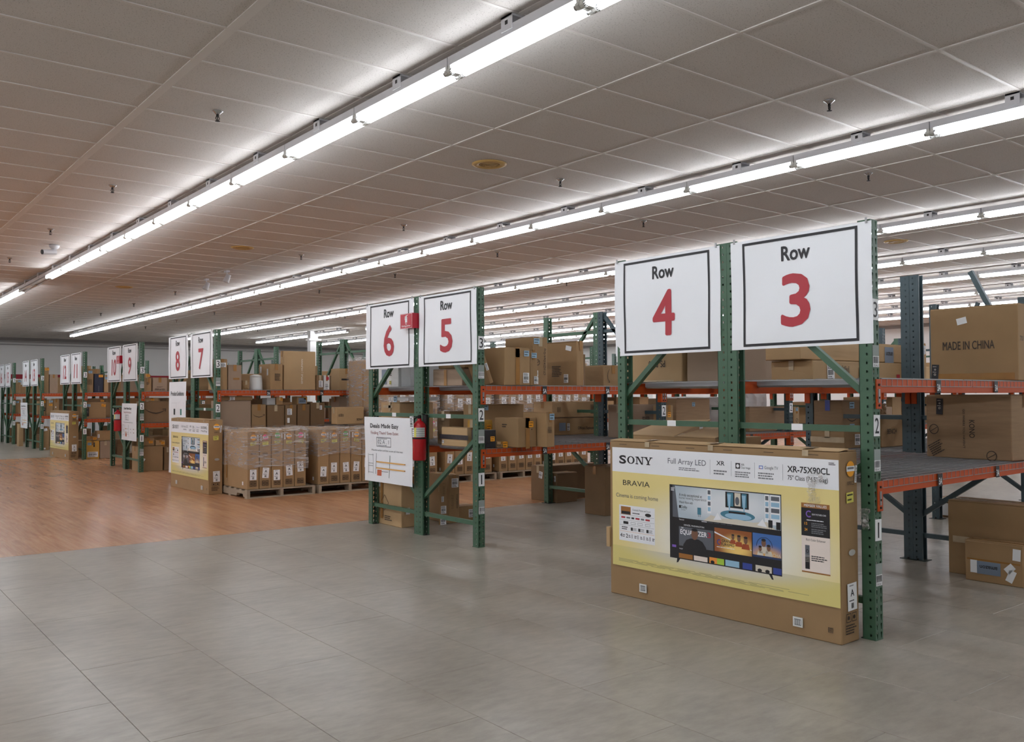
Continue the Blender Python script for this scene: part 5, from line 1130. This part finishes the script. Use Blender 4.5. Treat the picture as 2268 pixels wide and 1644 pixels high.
# ================================================================== POSTERS, BANNER, FIRE EXTINGUISHERS
def sheet(o, W_, H_, amp, seed, mat=VINYL):
    rr = random.Random(seed); p = rr.uniform(0, 6)
    fn = lambda u, v: amp * math.sin(3.2 * u / W_ * 2 + p) * (.4 + v / H_) + amp * .5 * math.sin(7 * v / H_ + p)
    g = MB(); nx, ny = 14, 14
    for side in (0, 1):
        vs = [(W_ * i / nx, H_ * j / ny, -.001 * side) for j in range(ny + 1) for i in range(nx + 1)]
        fs = [(j * (nx + 1) + i, j * (nx + 1) + i + 1, (j + 1) * (nx + 1) + i + 1, (j + 1) * (nx + 1) + i) for j in range(ny) for i in range(nx)]
        g.add(vs, fs if side == 0 else [f[::-1] for f in fs], mat)
    return g, lambda mb: setattr(mb, 'v', [(x, y, z + fn(x, y)) for x, y, z in mb.v]) or mb
def deals_poster(label, X, yl, z0, W_, H_, seed):
    o = thing('wall_poster', label, 'poster', (X, yl, z0)); M4 = RX.to_4x4()
    g, bend = sheet(o, W_, H_, .008, seed); put('sheet', bend(g).data('sheet', True), o, M4=M4)
    t = MB(); a = .002
    t.text('Deals Made Easy', .13 * W_, .835 * H_, .062 * H_, PB, a, width=.58 * W_, bold=.03); t.text('Finding Them? Even Easier.', .14 * W_, .735 * H_, .045 * H_, M('print_maroon', (150, 84, 84), .5), a, width=.58 * W_)
    t.frame(.25 * W_, .545 * H_, .54 * W_, .69 * H_, .005, PB, a); t.text('02 A . 1', .275 * W_, .59 * H_, .06 * H_, PG, a, width=.22 * W_); lines(t, .28 * W_, .66 * H_, .51 * W_, .675 * H_, 1, PG, a, 3); lines(t, .28 * W_, .56 * H_, .51 * W_, .575 * H_, 1, PB, a, 4)
    t.text('What the numbers and letter on your pick sheet mean:', .14 * W_, .475 * H_, .028 * H_, PG, a, width=.66 * W_)
    t.line(.24 * W_, .12 * H_, .24 * W_, .44 * H_, .006, PG, a); t.line(.52 * W_, .08 * H_, .52 * W_, .42 * H_, .009, GREEN, a)
    for yy in (.30, .205):
        t.rect(.245 * W_, yy * H_, .86 * W_, (yy + .02) * H_, M('print_amber', (222, 168, 90), .5), a)
        for xx in (.30, .42, .62, .80): t.rect(xx * W_, (yy + .004) * H_, (xx + .055) * W_, (yy + .016) * H_, PB, a + .0005)
    for xx in (.09, .19): t.line(xx * W_, .12 * H_, (xx - .02) * W_, .43 * H_, .004, PG, a)
    for yy in (.14, .24, .28, .41): t.line(.08 * W_, yy * H_, .185 * W_, yy * H_, .004, PG, a)
    t.rect(.27 * W_, .10 * H_, .36 * W_, .19 * H_, M('print_brick', (190, 96, 62), .5), a); lines(t, .36 * W_, .16 * H_, .5 * W_, .175 * H_, 1, PB, a, 2)
    put('printing', bend(t).data('printing'), o, M4=M4)
deals_poster('white poster reading Deals Made Easy hung below the Row 6 sign', .008, 5.985, .487, .985, .70, 3)
deals_poster('far white poster with rack diagram below the Row 9 sign', -.02, 15.72, .575, 1.02, .71, 5)
deals_poster('farthest narrow looking white poster below the Row 14 sign', -.075, 26.02, .535, 1.02, .72, 8)
o = thing('vertical_banner', 'tall white banner reading Product Conditions below the Row 8 sign', 'banner', (-.03, 12.72, .13)); M4 = RX.to_4x4(); W_, H_ = .86, 1.53
g, bend = sheet(o, W_, H_, .008, 12); put('sheet', bend(g).data('sheet', True), o, M4=M4)
t = MB(); t.text('Product Conditions', .43, 1.30, .07, PB, .002, width=.70, al='c', bold=.02)
for x0_, w1, w2, m_ in ((.12, 'LIKE', 'NEW', PB), (.50, 'OPEN', 'BOX', M('print_sea_green', (70, 130, 120), .5))):
    t.frame(x0_, .1, x0_ + .28, 1.18, .003, M('print_pale_grey', (205, 205, 205), .5), .002); t.text(w1, x0_ + .14, .82, .05, m_, .002, width=.16, al='c', bold=.02); t.text(w2, x0_ + .14, .73, .05, m_, .002, width=.14, al='c', bold=.02)
    t.rect(x0_ + .10, .98, x0_ + .18, 1.08, m_, .002); lines(t, x0_ + .04, .5, x0_ + .24, .66, 5, GREYINK, .002, 3)
put('printing', bend(t).data('printing'), o, M4=M4)
REDP = M('extinguisher_red', (176, 20, 30), .25)
def extinguisher(label, x, y, z0, h):
    o = thing('fire_extinguisher', label, 'extinguisher', (x, y, z0)); r = .069
    MB().lathe([(r * .9, 0), (r, .012), (r, h - .07), (r * .86, h - .035), (r * .5, h - .01), (.022, h), (.022, h + .02)], 28, REDP).build('cylinder', o, True)
    lb = MB(); n = 14
    for i in range(n):
        a0, a1 = PI * (.75 + .85 * i / n), PI * (.75 + .85 * (i + 1) / n); q = r + .0012
        for z_a, z_b, m_ in ((.235, .33, WHITE if i < 5 else (LYEL if i in (5, 6) else M('label_grey', (190, 192, 190), .5))),): lb.add([(q * math.cos(a0), q * math.sin(a0), z_a), (q * math.cos(a1), q * math.sin(a1), z_a), (q * math.cos(a1), q * math.sin(a1), z_b), (q * math.cos(a0), q * math.sin(a0), z_b)], [(0, 1, 2, 3)], m_)
        q += .0006
        for j in range(4):
            if i < 5 or i > 6: lb.add([(q * math.cos(a0 + .02), q * math.sin(a0 + .02), .244 + j * .022), (q * math.cos(a1 - .05), q * math.sin(a1 - .05), .244 + j * .022), (q * math.cos(a1 - .05), q * math.sin(a1 - .05), .252 + j * .022), (q * math.cos(a0 + .02), q * math.sin(a0 + .02), .252 + j * .022)], [(0, 1, 2, 3)], GREYINK)
    lb.build('label', o); MB().lathe([(r + .001, .215), (r + .003, .218), (r + .003, .228), (r + .001, .231)], 28, DARKM).build('strap', o)
    v = MB().tube((0, 0, h + .02), (0, 0, h + .055), .018, 10, DARKM).tube((0, -.02, h + .035), (0, .03, h + .035), .012, 8, DARKM); v.build('valve', o)
    MB().box((-.09, -.009, h + .055), (.02, .009, h + .062), DARKM).build('lever', o).rotation_euler = (0, .25, 0); MB().box((-.085, -.009, h + .035), (0, .009, h + .042), DARKM).build('lever', o)
    hs = MB(); P = [Vector((0, .03, h + .035)), Vector((-.01, .075, h + .02)), Vector((-.02, .085, h - .06)), Vector((-.02, .078, h - .18))]
    for a_, b_ in zip(P, P[1:]): hs.tube(a_, b_, .009, 8, DARKM)
    hs.build('hose', o)
    tg = MB().box((-.034, -.06, 0), (.034, .06, .001), WHITE); lines(tg, -.028, -.05, .028, .045, 6, PB, .0016, 3); tg.text('2025', 0, -.02, .014, PB, .002, al='c', bold=.02); put('inspection_tag', tg.data('inspection_tag'), o, M4=face_m('X', (-r - .012, .015, h - .015), .05))
    ar = MB().poly([(-.05, -.022), (.0, 0), (-.05, .022)], WHITE, .0); ar.v = [(-math.sqrt(max(0, (r + .0015) ** 2 - min(abs(x) + .02, r) ** 2)), -x + .02 if False else .02 - x - .02, y + .14) for x, y, z_ in ar.v]; ar.build('arrow_label', o)
    MB().box((r - .004, -.03, .1), (r + .012, .03, h + .06), DARKM).build('wall_bracket', o)
extinguisher('near red fire extinguisher hung beside the Deals Made Easy poster', -.010, 4.85, .768, .40)
q = hit(260.5, 955, 0, -.07); extinguisher('far red fire extinguisher hung below the Row 10 sign', -.07, q.y, q.z, .40)
def ext_sign(label, x, y, z):
    o = thing('extinguisher_sign', label, 'sign', (x, y, z)); W_, H_ = .235, .155; RS = M('sign_red', (186, 24, 48), .35)
    p = MB().box((0, 0, -.002), (W_, H_, 0), RS); p.frame(.004, .004, W_ - .004, H_ - .004, .0025, WHITE, .0006)
    put('panel', p.data('panel'), o, M4=face_m('X', (-.004, W_, 0)))
    t = MB(); t.rect(.098, .062, .138, .115, WHITE, .001); t.disc(.118, .115, .02, WHITE, .001, 14, .012); t.rect(.110, .125, .126, .136, WHITE, .001); t.line(.125, .132, .15, .138, .006, WHITE, .001); t.line(.098, .13, .09, .09, .005, WHITE, .001)
    t.text('Fire', W_ / 2, .042, .014, WHITE, .001, al='c', bold=.02); t.text('Extinguisher', W_ / 2, .02, .016, WHITE, .001, width=.17, al='c', bold=.02); put('lettering', t.data('lettering'), o, M4=face_m('X', (-.004, W_, 0)))
    MB().box((-.004, -.002, 0), (.12, 0, H_), RS).build('return_panel', o)
ext_sign('near small red fire extinguisher sign between Row 6 and Row 5', -.005, 4.985, 2.11)
q = hit(265.5, 805, 0, -.03); ext_sign('far small red fire extinguisher sign covering the Row 10 number', -.03, q.y, q.z)
